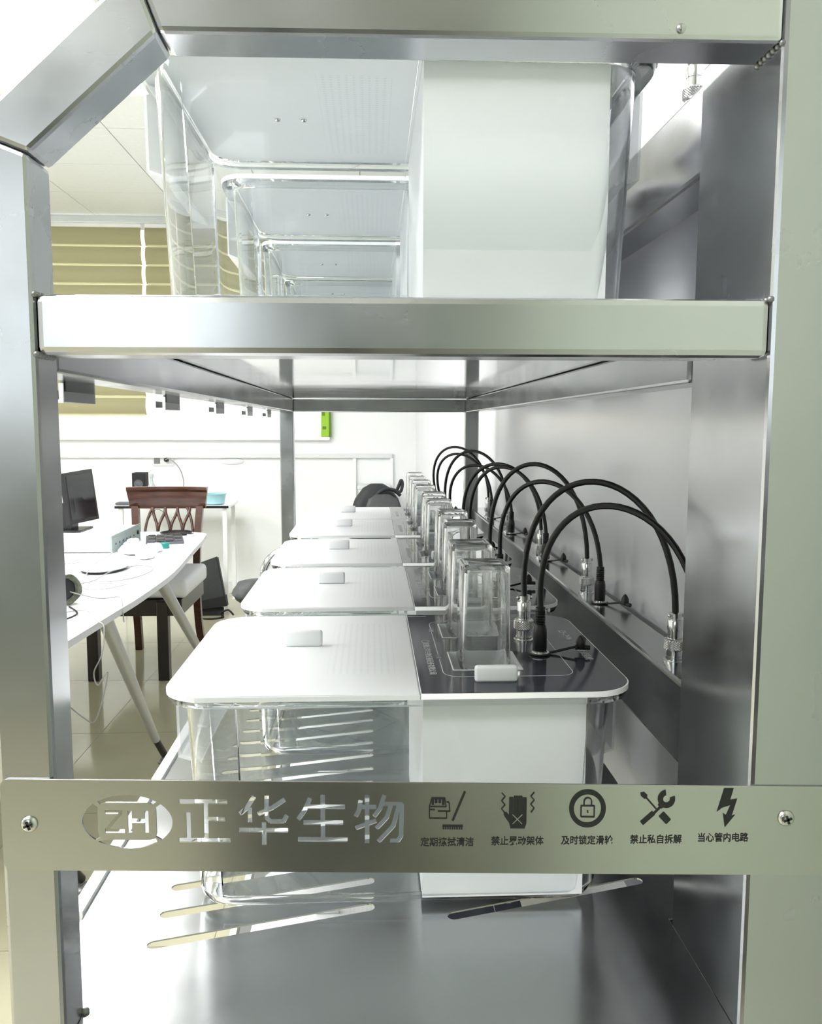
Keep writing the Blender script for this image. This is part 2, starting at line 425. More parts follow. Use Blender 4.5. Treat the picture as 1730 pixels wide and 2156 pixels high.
# weld beads in the corners
def weld(x, y, z, dx, dy, dz_):
    bm = BM()
    for i in range(7):
        t = i / 6; bmesh.ops.create_icosphere(bm, subdivisions=2, radius=.0022 + .0006 * random.random(), matrix=Matrix.Translation(fr(x + dx * t, y + dy * t, Z(z) + dz_ * t)))
    obj('weld_bead', bm, 'grey_metal', rack, 40)
weld(XI0, YF + .002, .0869, 0, .036, 0); weld(XI1, YF + .002, .0869, 0, .036, 0); weld(XI1, YF + .002, TB, 0, .036, 0)
weld(XI0 + .0005, YF + .0365, -.456, .0015, .001, .0); weld(XI0, YF + .001, .047, 0, .03, 0)
# far end frame
YE = 2.457
obj('upright_post', box(BM(), XO0, XI0, YE, YE + .04, 0, Z(.295), .003), 'steel_vertical', rack)
obj('upright_post', box(BM(), XI1, XO1, YE, YE + .04, 0, Z(.295), .003), 'steel_vertical', rack)
for z0, z1 in ((.037, .075), (-.500, -.460), (.255, .295), (-1.29, -1.25)):
    obj('end_beam', box(BM(), XI0, XI1, YE, YE + .04, Z(z0), Z(z1), .003), 'steel_horizontal', rack)
# long side beams
for x0, x1, ys in ((XO0, XI0, .621), (XI1, XO1, .7235)):
    for z0, z1 in ((.037, .075), (-.500, -.460), (-1.29, -1.25)):
        obj('side_beam', box(BM(), x0, x1, ys + .001, YE, Z(z0), Z(z1), .003), 'steel_shaded', rack)
# shelves
UZ = .093; LZ = -.457; P = UZ - LZ
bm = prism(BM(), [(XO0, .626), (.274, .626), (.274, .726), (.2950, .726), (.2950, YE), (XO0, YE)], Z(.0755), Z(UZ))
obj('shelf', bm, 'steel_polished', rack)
def slot(x0, y0, x1, y1, r=.0062, n=6):
    a = math.atan2(y1 - y0, x1 - x0); out = []
    for cx, cyy, s in ((x1, y1, -90), (x0, y0, 90)):
        for i in range(n + 1):
            t = a + math.radians(s + 180 * i / n); out.append((cx + r * math.cos(t), cyy + r * math.sin(t)))
    return out
holes = []
y = .703
while y < 2.33:
    holes.append(slot(-.193, y + .002, -.004, y + .052)); y += .0462
y = .7375
while y < 2.33:
    holes.append(slot(.076, y, .266, y + .052)); y += .0462
out = [(XO0 - .004, .624), (XI0 + .0005, .624), (XI0 + .0005, .5835), (XI1 - .0005, .575), (XI1 - .0005, .7245), (.3150, .7245), (.3150, YE - .001), (XO0 - .004, YE - .001)]
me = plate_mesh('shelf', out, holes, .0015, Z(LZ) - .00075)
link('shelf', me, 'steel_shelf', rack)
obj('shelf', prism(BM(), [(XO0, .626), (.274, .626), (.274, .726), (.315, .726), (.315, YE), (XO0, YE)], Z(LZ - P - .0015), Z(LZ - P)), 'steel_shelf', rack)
# label channels on the aisle side
for zz in (LZ, UZ, LZ - P):
    y0 = .752
    obj('label_channel', prism(BM(), [(-.2830, Z(zz) - .022), (-.2705, Z(zz) - .022), (-.2705, Z(zz) + .0045), (-.2830, Z(zz) + .0045), (-.2830, Z(zz) + .001), (-.2740, Z(zz) + .001), (-.2740, Z(zz) - .018), (-.2830, Z(zz) - .018)], y0, 2.44, 'y'), 'white_plastic', rack)
# cable rail on the wall side
for zz in (0, P):
    bm = box(BM(), .2957, .3445, .7245, YE + .04, Z(-.327 + zz), Z(-.246 + zz), .004)
    obj('cable_rail', bm, 'steel_shaded', rack)
# screws
def screw(parent, x, y, z, r=.0062, up=None):
    bm = BM(); R = Matrix.Rotation(math.radians(90), 4, 'X') if up is None else up
    lathe(bm, [(r * .98, -.0006), (r, .0), (r * .93, .0014), (r * .7, .0026), (r * .35, .0032), (.0004, .0033)], (x, y, z), 24, R)
    o = obj('screw', bm, 'screw_steel', parent, 40)
    bm = BM()
    for a in (20, 110):
        rr = Matrix.Rotation(math.radians(a), 4, 'Z')
        r2 = bmesh.ops.create_cube(bm, size=1, matrix=Matrix.Translation((x, y, z)) @ R @ rr @ Matrix.Diagonal((r * 1.05, r * .26, .0012, 1)) @ Matrix.Translation((0, 0, 2.6)))
    obj('screw_slot', bm, 'print_black', o)
    return o
bm = BM(); lathe(bm, [(.003, 0), (.003, .001), (.0018, .0022), (.0004, .0024)], (.206, YF - .0036, Z(.262)), 16, Matrix.Rotation(math.radians(90), 4, 'X'))
obj('rivet', bm, 'steel_vertical', rack, 40)

# ---------------- name plate with cut-out lettering
# drawing units of the plate: u to the right, v downwards, one unit = 1/3 mm
def pu(u): return -.2634 + .0003385 * u
def pv(u, v): return Z(-.2802 - 7.1e-6 * u - .000364 * (v - 1730))
TP = .0016
plate = plate_mesh('name_plate', rrect(-.2636, .3465, -.034, .034, .006, 6), [], TP)
def onplate(u, v, d=0.0):
    x = pu(u); return (x, YF - .0174 * x - TP - d, pv(u, v))
zmid = lambda x: Z(-.2846 - 7.1e-6 * (x + .2634) / .0003385)
for v in plate.vertices:
    x, yy, t = v.co; v.co = Vector((x, YF - .0174 * x - TP / 2 - t - .0001, zmid(x) + .0006 + yy))
plate_o = link('name_plate', plate, 'steel_plate', rack)
def stroke_poly(pts, w, round_=True, n=4):
    """outline of one straight stroke with rounded ends"""
    (x0, y0), (x1, y1) = pts; a = math.atan2(y1 - y0, x1 - x0); r = w / 2; out = []
    if not round_:
        nx, ny = -math.sin(a) * r, math.cos(a) * r
        return [(x0 + nx, y0 + ny), (x0 - nx, y0 - ny), (x1 - nx, y1 - ny), (x1 + nx, y1 + ny)]
    c = r * .35
    for cx, cyy, s in ((x1, y1, 1), (x0, y0, -1)):
        ux, uy = math.cos(a) * s, math.sin(a) * s; nx, ny = -uy, ux
        for (du, dn) in ((0, -r + 0), (c, -r + 0), (c * 1.6, -r + c * .6), (c * 1.6, r - c * .6), (c, r), (0, r)):
            out.append((cx + ux * (du - c) + nx * dn, cyy + uy * (du - c) + ny * dn))
    return out
def strokes(segs, w):
    out = []
    for s in segs:
        ww = w
        if isinstance(s[-1], (int, float)): ww = s[-1]; s = s[:-1]
        for a, c2 in zip(s, s[1:]): out.append(stroke_poly((a, c2), ww))
    return out
# letters drawn in a grid of 1.966 units
K7 = 1 / 1.966
hanzi = [
 [(730, 137), (925, 137)], [(838, 137), (838, 290)], [(838, 207), (915, 207)], [(765, 182), (765, 290)], [(726, 293), (936, 293)],
 [(1038, 115), (1008, 160), (979, 184)], [(1020, 160), (1020, 218)], [(1090, 112), (1090, 200), (1106, 215), (1160, 213), (1173, 190)], [(1164, 126), (1115, 158), (1054, 185)],
 [(976, 250), (1176, 250)], [(1078, 220), (1078, 308)],
 [(1270, 120), (1248, 168), (1221, 204)], [(1258, 153), (1414, 153)], [(1244, 217), (1406, 217)], [(1323, 106), (1323, 290)], [(1220, 286), (1424, 286)],
 [(1481, 127), (1474, 165), (1461, 190)], [(1476, 152), (1545, 152)], [(1508, 105), (1508, 298)], [(1462, 238), (1545, 208)],
 [(1580, 105), (1562, 158), (1538, 190)], [(1566, 140), (1655, 140)], [(1654, 140), (1650, 270), (1636, 290), (1606, 290)],
 [(1606, 148), (1590, 195), (1548, 238)], [(1640, 148), (1618, 228), (1556, 292)]]
polys = [[(x * K7, 1620 + y * K7) for x, y in p] for p in strokes(hanzi, 19)]
K5 = 1 / 4.943
def k5(p): return [(150 + x * K5, 1650 + y * K5) for x, y in p]
polys += [k5(p) for p in strokes([[(325, 306), (492, 306)], [(490, 310), (330, 492)], [(320, 500), (516, 500)]], 38)]
polys += [k5(p) for p in strokes([[(575, 298), (575, 510)], [(748, 298), (748, 510)], [(575, 395), (748, 395)]], 42)]
ex, ey, rx, ry = 550, 406, 467, 271
def arc(a0, a1, n=14): return [(ex + rx * math.cos(math.radians(a0 + (a1 - a0) * i / n)), ey + ry * math.sin(math.radians(a0 + (a1 - a0) * i / n))) for i in range(n + 1)]
polys.append(k5(arc(-131, -49) + [(812, 231), (760, 212), (330, 214), (272, 236)]))
polys.append(k5(arc(49, 131) + [(262, 600), (320, 590), (780, 588), (840, 572)]))
polys.append(k5(arc(136, 222) + [(250, 262), (244, 300), (244, 520), (262, 570)]))
polys.append(k5(arc(-42, 42) + [(842, 556), (850, 520), (848, 290), (842, 262)]))
cut = BM()
def toplate(poly, d0, d1, bm):
    A = [bm.verts.new(onplate(u, v, d0)) for u, v in poly]; B = [bm.verts.new(onplate(u, v, d1)) for u, v in poly]
    n = len(poly); fs = [bm.faces.new(A), bm.faces.new(B[::-1])]
    for i in range(n): fs.append(bm.faces.new((A[i], B[i], B[(i + 1) % n], A[(i + 1) % n])))
    bmesh.ops.recalc_face_normals(bm, faces=fs)
for i, p in enumerate(polys): toplate(p, -.004 - i * 1e-5, .003 + i * 1e-5, cut)
cutter = obj('cutter', cut, None)
md = plate_o.modifiers.new('b', 'BOOLEAN'); md.operation = 'DIFFERENCE'; md.solver = 'EXACT'; md.use_self = True; md.object = cutter
bpy.context.view_layer.update()
me2 = bpy.data.meshes.new_from_object(plate_o.evaluated_get(bpy.context.evaluated_depsgraph_get()))
plate_o.modifiers.clear(); plate_o.data = me2; bpy.data.objects.remove(cutter)
me2.materials.clear(); me2.materials.append(M['steel_plate'])
screw(plate_o, *onplate(57, 1738)); screw(plate_o, *onplate(1672, 1713))
# printed icons
K8 = 1 / 1.966
def k8(p): return [(850 + x * K8, 1620 + y * K8) for x, y in p]
def decal(name, polys, m='print_black', d=.00025, h=.00025):
    bm = BM()
    for i, p in enumerate(polys): toplate(k8(p), d + 0 * i, d + h + i * 4e-6, bm)
    return obj(name, bm, m, plate_o)
def ring(cx, cyy, R, r, a0=0, a1=360, n=28):
    out = []
    for i in range(n):
        t0, t1 = [math.radians(a0 + (a1 - a0) * (i + k_) / n) for k_ in (0, 1.02)]
        out.append([(cx + R * math.cos(t0), cyy + R * math.sin(t0)), (cx + R * math.cos(t1), cyy + R * math.sin(t1)), (cx + r * math.cos(t1), cyy + r * math.sin(t1)), (cx + r * math.cos(t0), cyy + r * math.sin(t0))])
    return out
S = lambda *segs, w=6: strokes([list(s) for s in segs], w)
glove = S([(98, 148), (98, 195), (170, 195), (170, 166), (134, 166)], [(98, 148), (168, 148)], [(98, 160), (120, 160)], [(98, 148), (108, 112)], [(168, 148), (162, 112)], [(170, 128), (180, 130), (184, 166), (172, 166)], w=5)
glove += S([(112, 115), (112, 140)], [(126, 112), (126, 132)], [(141, 112), (141, 132)], [(156, 114), (156, 140)], w=11) + S([(108, 114), (162, 114)], w=8)
glove += S([(246, 86), (196, 204)], w=9) + [[(153, 222), (239, 222), (239, 230), (153, 230)]] + [[(154 + i * 9.5, 229), (161 + i * 9.5, 229), (161 + i * 9.5, 240), (154 + i * 9.5, 240)] for i in range(9)]
decal('printed_icon', glove)
hand = S([(442, 108), (442, 180)], [(461, 103), (461, 180)], [(480, 103), (480, 180)], [(498, 109), (498, 180)], w=18) + [[(432, 165), (507, 165), (507, 212), (500, 234), (440, 234), (434, 212), (412, 182), (410, 170), (422, 167), (434, 180)]]
hand += S([(402, 90), (416, 104), (401, 122), (416, 138), (401, 154), (415, 170)], [(538, 86), (524, 102), (539, 118), (524, 135), (539, 150), (526, 168)], w=5)
ic = decal('printed_icon', hand)
decal('printed_cross', S([(448, 176), (488, 214)], [(488, 176), (448, 214)], w=4), 'steel_plate', .0009, .0001)
lock = ring(765, 150, 78, 58, n=36) + S([(738, 139), (794, 139), (794, 184), (738, 184), (738, 139)], [(750, 138), (750, 122)], [(782, 138), (782, 122)], w=5) + ring(766, 122, 18.5, 13.5, 180, 360, 12) + S([(766, 158), (766, 167)], w=5)
decal('printed_icon', lock)
tools = [[(988, 84), (1004, 80), (1018, 92), (1016, 106), (1004, 108), (990, 96)]] + S([(1012, 102), (1058, 150)], w=7) + S([(1082, 172), (1110, 200)], w=30)
tools += S([(1088, 128), (1050, 166)], w=9) + S([(1046, 166), (998, 208)], w=20) + ring(1100, 108, 37, 15, -20, 262, 22) + [[(1072, 120), (1092, 140), (1078, 148), (1064, 134)]]
decal('printed_icon', tools)
decal('printed_icon', [[(1345, 62), (1385, 62), (1372, 110), (1402, 104), (1381, 176), (1370, 172), (1376, 130), (1338, 142), (1318, 158)], [(1381, 176), (1396, 170), (1354, 222), (1344, 164), (1358, 172), (1376, 128)][:6]])
caps = ['定期擦拭清洁', '禁止晃动架体', '及时锁定滑轮', '禁止私自拆解', '当心管内电路']
cpos = [(938, 1768.5, 114), (1089.5, 1765, 113), (1240, 1762.5, 112), (1389.5, 1759.5, 112), (1536.5, 1754.5, 110)]
for s, (u, v, wd) in zip(caps, cpos):
    me = text_mesh(s, .012)
    fit(me, lambda a, c2, u=u, v=v: onplate(u + a, v - c2 - a * .012, .0004), wd, 19)
    link('printed_caption', me, 'print_black', plate_o)

# ---------------- label holders hanging under the upper side beam
def label_holder(y, first):
    t = thing('label_holder', ['grey metal label holder with black display, nearest of five under the upper shelf edge', 'label holder second from the front under the upper shelf edge',
        'label holder third from the front under the upper shelf edge', 'label holder fourth from the front under the upper shelf edge', 'label holder farthest back under the upper shelf edge'][first],
        'label holder', (0, y, 0), 0, 'label holders under the upper shelf')
    obj('bracket', prism(BM(), [(-.2702, Z(.0745)), (-.2685, Z(.0745)), (-.2685, Z(.0195)), (-.2820, Z(.0195)), (-.2820, Z(.030)), (-.2808, Z(.030)), (-.2808, Z(.021)), (-.2702, Z(.021))], 0, .086, 'y'), 'grey_metal', t)
    obj('edge_cap', prism(BM(), [(-.2712, Z(.0355)), (-.2675, Z(.0355)), (-.2675, Z(.0185)), (-.2830, Z(.0185)), (-.2830, Z(.031)), (-.2800, Z(.031)), (-.2800, Z(.0215)), (-.2712, Z(.0215))], -.0022, 0, 'y'), 'white_plastic', t)
    obj('display', box(BM(), -.2684, -.2674, .004, .080, Z(.0285), Z(.050), .0004), 'label_black', t)
    return t
for i, yy in enumerate((.750, 1.113, 1.472, 1.84, 2.19)): label_holder(yy, i)

# ================================================================ CAGES
# local frame: x centred on the cage, y from the front of the lid, z from the shelf
CH = .2136                    # shelf to lid top
def loop(bm, x0, x1, y0, y1, r, z, n=7): return [bm.verts.new((x, y, z)) for x, y in rrect(x0, x1, y0, y1, r, n)]
def skin(bm, loops, close=True):
    fs = []
    for A, B in zip(loops, loops[1:]):
        n = len(A)
        for i in range(n): fs.append(bm.faces.new((A[i], A[(i + 1) % n], B[(i + 1) % n], B[i])))
    return fs
def cage_body():
    bm = BM(); L = []
    def ring_(t, off, zz):  # t 0 bottom .. 1 top
        x0 = -.1935 + (-.2020 + .1935) * t; x1 = .1935 + (.2020 - .1935) * t
        y0 = .016 - .008 * t; y1 = .302 + .008 * t
        return loop(bm, x0 + off, x1 - off, y0 + off, y1 - off, max(.034 - off, .006), zz)
    T = .0025
    outer = [ring_(0, .012, .0008), ring_(.0, .0045, .0028), ring_(.0, .001, .008), ring_(.06, 0, .014), ring_(1, 0, CH - .009)]
    inner = [ring_(1, T, CH - .009), ring_(.06, T, .014), ring_(0, T + .001, .0095), ring_(0, T + .005, .0050), ring_(0, .013, .0034)]
    fs = skin(bm, outer + inner)
    fs.append(bm.faces.new(outer[0][::-1])); fs.append(bm.faces.new(inner[-1]))
    bmesh.ops.recalc_face_normals(bm, faces=fs)
    return bm
def cage_rim():
    bm = BM()
    q = [(-.2185, .2185, .0015, .3165, .040, CH - .0056), (-.2185, .2185, .0015, .3165, .040, CH - .0085), (-.2165, .2165, .0035, .3145, .038, CH - .0125),
         (-.2050, .2050, .0080, .3100, .034, CH - .0145), (-.1995, .1995, .0110, .3070, .030, CH - .0140), (-.1995, .1995, .0110, .3070, .030, CH - .0056)]
    Ls = [loop(bm, *a) for a in q]; fs = skin(bm, Ls + [Ls[0]])
    bmesh.ops.recalc_face_normals(bm, faces=fs)
    return bm
SP = .0170                    # split between the white lid and the dark lid
hole1 = (.0535, .1245, .0705, .1380); hole2 = (.0535, .1245, .1970, .2660)
def dots_material():
    m = M['white_plastic'].copy(); m.name = 'lid_perforated'; nt = m.node_tree; L = nt.links; bs = nt.nodes['Principled BSDF']
    tc = nt.nodes.new('ShaderNodeTexCoord'); sp = nt.nodes.new('ShaderNodeSeparateXYZ'); L.new(tc.outputs['Object'], sp.inputs[0])
    def mth(op, a, bb, c2=None):
        n = nt.nodes.new('ShaderNodeMath'); n.operation = op
        for i, v in enumerate((a, bb, c2)):
            if v is None: continue
            if isinstance(v, (int, float)): n.inputs[i].default_value = v
            else: L.new(v, n.inputs[i])
        return n.outputs[0]
    px = mth('SUBTRACT', mth('FRACT', mth('DIVIDE', sp.outputs[0], .0068), 0), .5); py = mth('SUBTRACT', mth('FRACT', mth('DIVIDE', sp.outputs[1], .0052), 0), .5)
    d = mth('SQRT', mth('ADD', mth('MULTIPLY', px, px), mth('MULTIPLY', py, py)), 0)
    dot = mth('LESS_THAN', d, .22)
    inx = mth('MULTIPLY', mth('GREATER_THAN', sp.outputs[0], -.071), mth('LESS_THAN', sp.outputs[0], -.0035))
    iny = mth('MULTIPLY', mth('GREATER_THAN', sp.outputs[1], .065), mth('LESS_THAN', sp.outputs[1], .275))
    k_ = mth('MULTIPLY', dot, mth('MULTIPLY', inx, iny))
    mx = nt.nodes.new('ShaderNodeMix'); mx.data_type = 'RGBA'; mx.inputs[6].default_value = lin((238, 240, 242)); mx.inputs[7].default_value = lin((224, 227, 231))
    L.new(k_, mx.inputs[0]); L.new(mx.outputs[2], bs.inputs['Base Color']); M['lid_perforated'] = m
dots_material()
def plug_metal(parent, x, y, z, name='metal_plug'):
    bm = BM(); lathe(bm, [(.0078, .006), (.0082, .0065), (.0082, .012), (.0078, .0125)], (x, y, z), 24)
    lathe(bm, [(.0072, .0125), (.0074, .020), (.0074, .0335), (.0080, .034), (.0080, .043), (.0074, .0445), (.0052, .0448), (.0052, .047), (.0070, .0472), (.0070, .0515), (.0045, .0525)], (x, y, z), 24)
    o = obj(name, bm, 'nickel', parent, 30)
    bm = BM(); n = 48; prof = [(.0098, .0135), (.0110, .0145), (.0110, .0235), (.0098, .0245)]
    rings = []
    for j, (r, zz) in enumerate([(.0090, .0130), (.0104, .0140)] + [(None, .0142 + .0012 * k_) for k_ in range(8)] + [(.0104, .0240), (.0090, .0250)]):
        rg = []
        for i in range(n):
            rr = r if r else (.0109 + (.00045 if (i + j) % 2 else -.00045)); a = 2 * math.pi * i / n
            rg.append(bm.verts.new((x + rr * math.cos(a), y + rr * math.sin(a), z + zz)))
        rings.append(rg)
    fs = [bm.faces.new((A[i], A[(i + 1) % n], B[(i + 1) % n], B[i])) for A, B in zip(rings, rings[1:]) for i in range(n)]
    fs += [bm.faces.new(rings[0][::-1]), bm.faces.new(rings[-1])]; bmesh.ops.recalc_face_normals(bm, faces=fs)
    obj('knurled_ring', bm, 'nickel_knurled', o)
    bm = BM()
    for a in (0.3, 3.4): bmesh.ops.create_uvsphere(bm, u_segments=10, v_segments=6, radius=.0022, matrix=Matrix.Translation((x + .0075 * math.cos(a), y - .002 + .004 * math.sin(a), z + .0495)))
    obj('clamp_screw', bm, 'nickel', o, 60)
    return o
def socket_metal(parent, x, y, z):
    bm = BM(); lathe(bm, [(.0112, 0), (.0112, .0016), (.0100, .0022), (.0092, .0022), (.0092, .0046), (.0085, .0050), (.0085, .0062)], (x, y, z), 28)
    return obj('metal_socket', bm, 'nickel', parent, 30)
def plug_black(parent, x, y, z):
    bm = BM(); lathe(bm, [(.0068, .0035), (.0073, .005), (.0073, .023), (.0071, .027), (.0062, .0315), (.0052, .033)] +
        [q for k_ in range(5) for q in ((.0046, .0335 + k_ * .0028), (.0055, .0340 + k_ * .0028), (.0055, .0355 + k_ * .0028), (.0046, .0360 + k_ * .0028))] + [(.0052, .0475), (.0052, .0510), (.0040, .0515)], (x, y, z), 24)
    return obj('rubber_plug', bm, 'black_rubber', parent, 35)
def socket_black(parent, x, y, z, ang=0.0):
    bm = BM(); lathe(bm, [(.0100, .0012), (.0100, .0026), (.0080, .0030), (.0080, .0045)], (x, y, z), 28)
    o = obj('power_socket', bm, 'nickel', parent, 30)
    bm = BM(); lathe(bm, [(.0092, 0), (.0114, .0004), (.0118, .0012), (.0114, .0022), (.0095, .0024)], (x, y, z), 28)
    c, s = math.cos(ang), math.sin(ang)
    P3 = lambda a, bq, zz: (x + c * a - s * bq, y + s * a + c * bq, z + zz)
    tube(bm, smoothpath([P3(.010, 0, .0015), P3(.020, .0006, .0032), P3(.032, .001, .0060), P3(.040, .0008, .0075)]), .0014, 8)
    tube(bm, [P3(.038, .0008, .0070), P3(.054, .0, .0066)], .0026, 10)
    lathe(bm, [(.0045, .002), (.0052, .006), (.0050, .010), (.0030, .0140), (.0008, .0165)], P3(.044, .0008, .0035), 16)
    d = obj('dust_cap', bm, 'black_rubber', o, 50)
    return o
def knob(parent, x0, x1, y0, y1, h):
    return obj('lid_knob', box(BM(), x0, x1, y0, y1, CH - .0001, CH + h, .0030, 3), 'white_plastic', parent, 40)
def make_cage(sockets=True):
    t = bpy.data.objects.new('animal_cage', None); C.objects.link(t); t['category'] = 'cage'
    cb_ = obj('cage_body', cage_body(), 'clear_cage', t, 50)
    cb_.data.materials.append(M['clear_rim'])      # moulded corners and the rounded foot bend the light
    for p in cb_.data.polygons:
        c = p.center
        if c.z < .0135 and not (p.area > .02): p.material_index = 1
        elif (abs(c.x) > .172) and (c.y < .040 or c.y > .278) and p.area < .01: p.material_index = 1
    obj('rim', cage_rim(), 'clear_rim', t, 50)
    for s in (-1, 1):
        bm = BM(); xa, xb = .2000, .2205
        pr_ = [(xa, CH - .016), (xb, CH - .010), (xb - .001, CH - .086), (xa - .0020, CH - .093), (xa - .0020, CH - .0905), (xb - .0036, CH - .0845), (xb - .0028, CH - .0130), (xa, CH - .0185)]
        prism(bm, [(s * a, z) for a, z in pr_], .075, .245, 'y')
        obj('side_tab', bm, 'clear_tab', t)
    # white half of the lid
    pts = rrect(-.2200, SP, 0, .318, .042, 8, (1, 0, 0, 1))
    bm = prism(BM(), pts, CH - .0055, CH)
    es = [e for e in bm.edges if abs(e.verts[0].co.z - CH) < 1e-6 and abs(e.verts[1].co.z - CH) < 1e-6]
    bmesh.ops.bevel(bm, geom=es, offset=.0009, segments=2, affect='EDGES')
    wl = obj('white_lid', bm, 'lid_perforated', t)
    k1 = knob(wl, -.1230, -.0812, .1680, .1755, .0180)
    for xx in (-.1150, -.0890):
        bm = BM(); lathe(bm, [(.0030, 0), (.0030, -.0006), (.0022, -.0018), (.0005, -.0022)], (xx, .1735, CH - .0055), 16)
        obj('screw', bm, 'screw_steel', wl, 50)
    # dark half: white board with printed dark face, both with the bottle openings
    hl = [rrect(*hole1, .002, 2), rrect(*hole2, .002, 2)]
    dl = link('dark_lid', plate_mesh('dark_lid', rrect(SP + .0008, .2200, 0, .318, .042, 8, (0, 1, 1, 0)), hl, .0052, CH - .0026), 'edge_white', t)
    face = link('printed_face', plate_mesh('printed_face', rrect(SP + .0014, .2188, .0012, .3168, .041, 8, (0, 1, 1, 0)), hl, .0003, CH + .00025), 'panel_dark', dl)
    TOPZ = CH + .00045
    # fine printed line with the two bottle marks
    bm = BM(); lo = rrect(.0435, .1725, .050, .280, .016, 6)
    for a, c2 in zip(lo, lo[1:] + lo[:1]):
        if a[0] < .0436 and c2[0] < .0436:
            ya, yb = max(a[1], c2[1]), min(a[1], c2[1])
            segs = [(ya, .2420), (.2260, .1300), (.1120, yb)]
            for s0, s1 in segs: prism(bm, stroke_poly(((.0435, s0), (.0435, s1)), .0008, False), TOPZ, TOPZ + .00008)
        else: prism(bm, stroke_poly((a, c2), .0007, False), TOPZ, TOPZ + .00008)
    obj('printed_line', bm, 'print_white', dl)
    def ptext(s, x, y, length, h, bold=.0):
        me = text_mesh(s, bold); fit(me, lambda a, c2: (x + c2, y - a, TOPZ + .00012), length, h)
        link('printed_text', me, 'print_white', dl)
    ptext('02号瓶', .0435, .2340, .0135, .0052); ptext('01号瓶', .0435, .1210, .0135, .0052)
    ptext('安徽正华生物仪器设备有限公司', .0335, .1180, .118, .0075, .01)
    ptext('ZH-PHM', .1985, .207, .042, .0085, .012); ptext('测试系统', .2005, .125, .042, .0095, .01)
    bm = BM(); ell = [(.0335 + .0042 * math.cos(a * math.pi / 12), .1840 + .0056 * math.sin(a * math.pi / 12)) for a in range(24)]
    for a, c2 in zip(ell, ell[1:] + ell[:1]): prism(bm, stroke_poly((a, c2), .0007, False), TOPZ, TOPZ + .0001)
    obj('printed_emblem', bm, 'print_white', dl)
    obj('slot_mark', box(BM(), SP + .0015, .0420, .307, .3085, TOPZ, TOPZ + .0001), 'print_white', dl)
    knob(dl, .0710, .1120, .0315, .0395, .0160)
    # bottle collars: white liner of each opening with a shallow seat
    for h in (hole1, hole2):
        x0, x1, y0, y1 = h; w_ = .0014; bm = BM()
        for q in ((x0 + .0002, x1 - .0002, y0 + .0002, y0 + w_), (x0 + .0002, x1 - .0002, y1 - w_, y1 - .0002), (x0 + .0002, x0 + w_, y0 + w_, y1 - w_), (x1 - .0042, x1 - .0002, y0 + w_, y1 - w_)):
            box(bm, q[0], q[1], q[2], q[3], CH - .020, CH + .0010)
        obj('bottle_collar', bm, 'seat_grey', t)
        obj('bottle_seat', box(BM(), x0 + .0015, x1 - .0044, y0 + .0015, y1 - .0015, CH - .0205, CH - .018), 'seat_grey', t)
    if sockets:
        socket_metal(dl, .1455, .187, CH + .0004); socket_black(dl, .1520, .127, CH + .0004, .0)
    # white box standing in the cage under the dark lid
    bx = BM()
    for q in ((.0205, .1745, .0165, .0190), (.0205, .1745, .2955, .2980), (.0205, .0230, .0190, .2955), (.1720, .1745, .0190, .2955)): box(bx, *q, .0085, CH - .0062)
    box(bx, .0230, .1720, .0190, .2955, .0085, .011)
    pt = obj('feeding_box', bx, 'partition_white', t)
    return t
proto = make_cage()
fronts = [.738, 1.105, 1.464, 1.839, 2.166]; offx = [.0267, .0400, .0375, .0350, .0365]
ufronts = [.697, 1.073, 1.448, 1.805, 2.135]
orda = ['nearest', 'second', 'third', 'fourth', 'farthest']
cage_lab = ['clear cage nearest the lens on the lower shelf, white and dark lid fully visible', 'clear cage second from the front on the lower shelf, right behind the nearest one',
            'clear cage third from the front on the lower shelf', 'clear cage fourth from the front on the lower shelf', 'clear cage farthest back on the lower shelf beside the rear posts']
up_lab = ['clear cage nearest the lens on the upper shelf, seen from below its white lid', 'clear cage second from the front on the upper shelf, seen through the nearest one',
          'clear cage third from the front on the upper shelf', 'clear cage fourth from the front on the upper shelf', 'clear cage farthest back on the upper shelf']
b_lab = ['clear cage nearest the lens on the bottom shelf, glimpsed through the slots', 'clear cage second from the front on the bottom shelf, under the slots', 'clear cage third from the front on the bottom shelf',
         'clear cage fourth from the front on the bottom shelf', 'clear cage farthest back on the bottom shelf']
lower = []
for i in range(5):
    c = proto if i == 0 else copy_tree(proto)
    c.location = (offx[i], fronts[i], Z(LZ)); tag(c, cage_lab[i], 'cage', 'cages on the lower shelf'); lower.append(c)
for i in range(5):
    c = copy_tree(proto); c.location = (.0230 + .003 * (i % 2), ufronts[i], Z(UZ)); tag(c, up_lab[i], 'cage', 'cages on the upper shelf')
for i in range(5):
    c = copy_tree(proto); c.location = (.028, fronts[i] + .02, Z(LZ - P)); tag(c, b_lab[i], 'cage', 'cages on the bottom shelf')

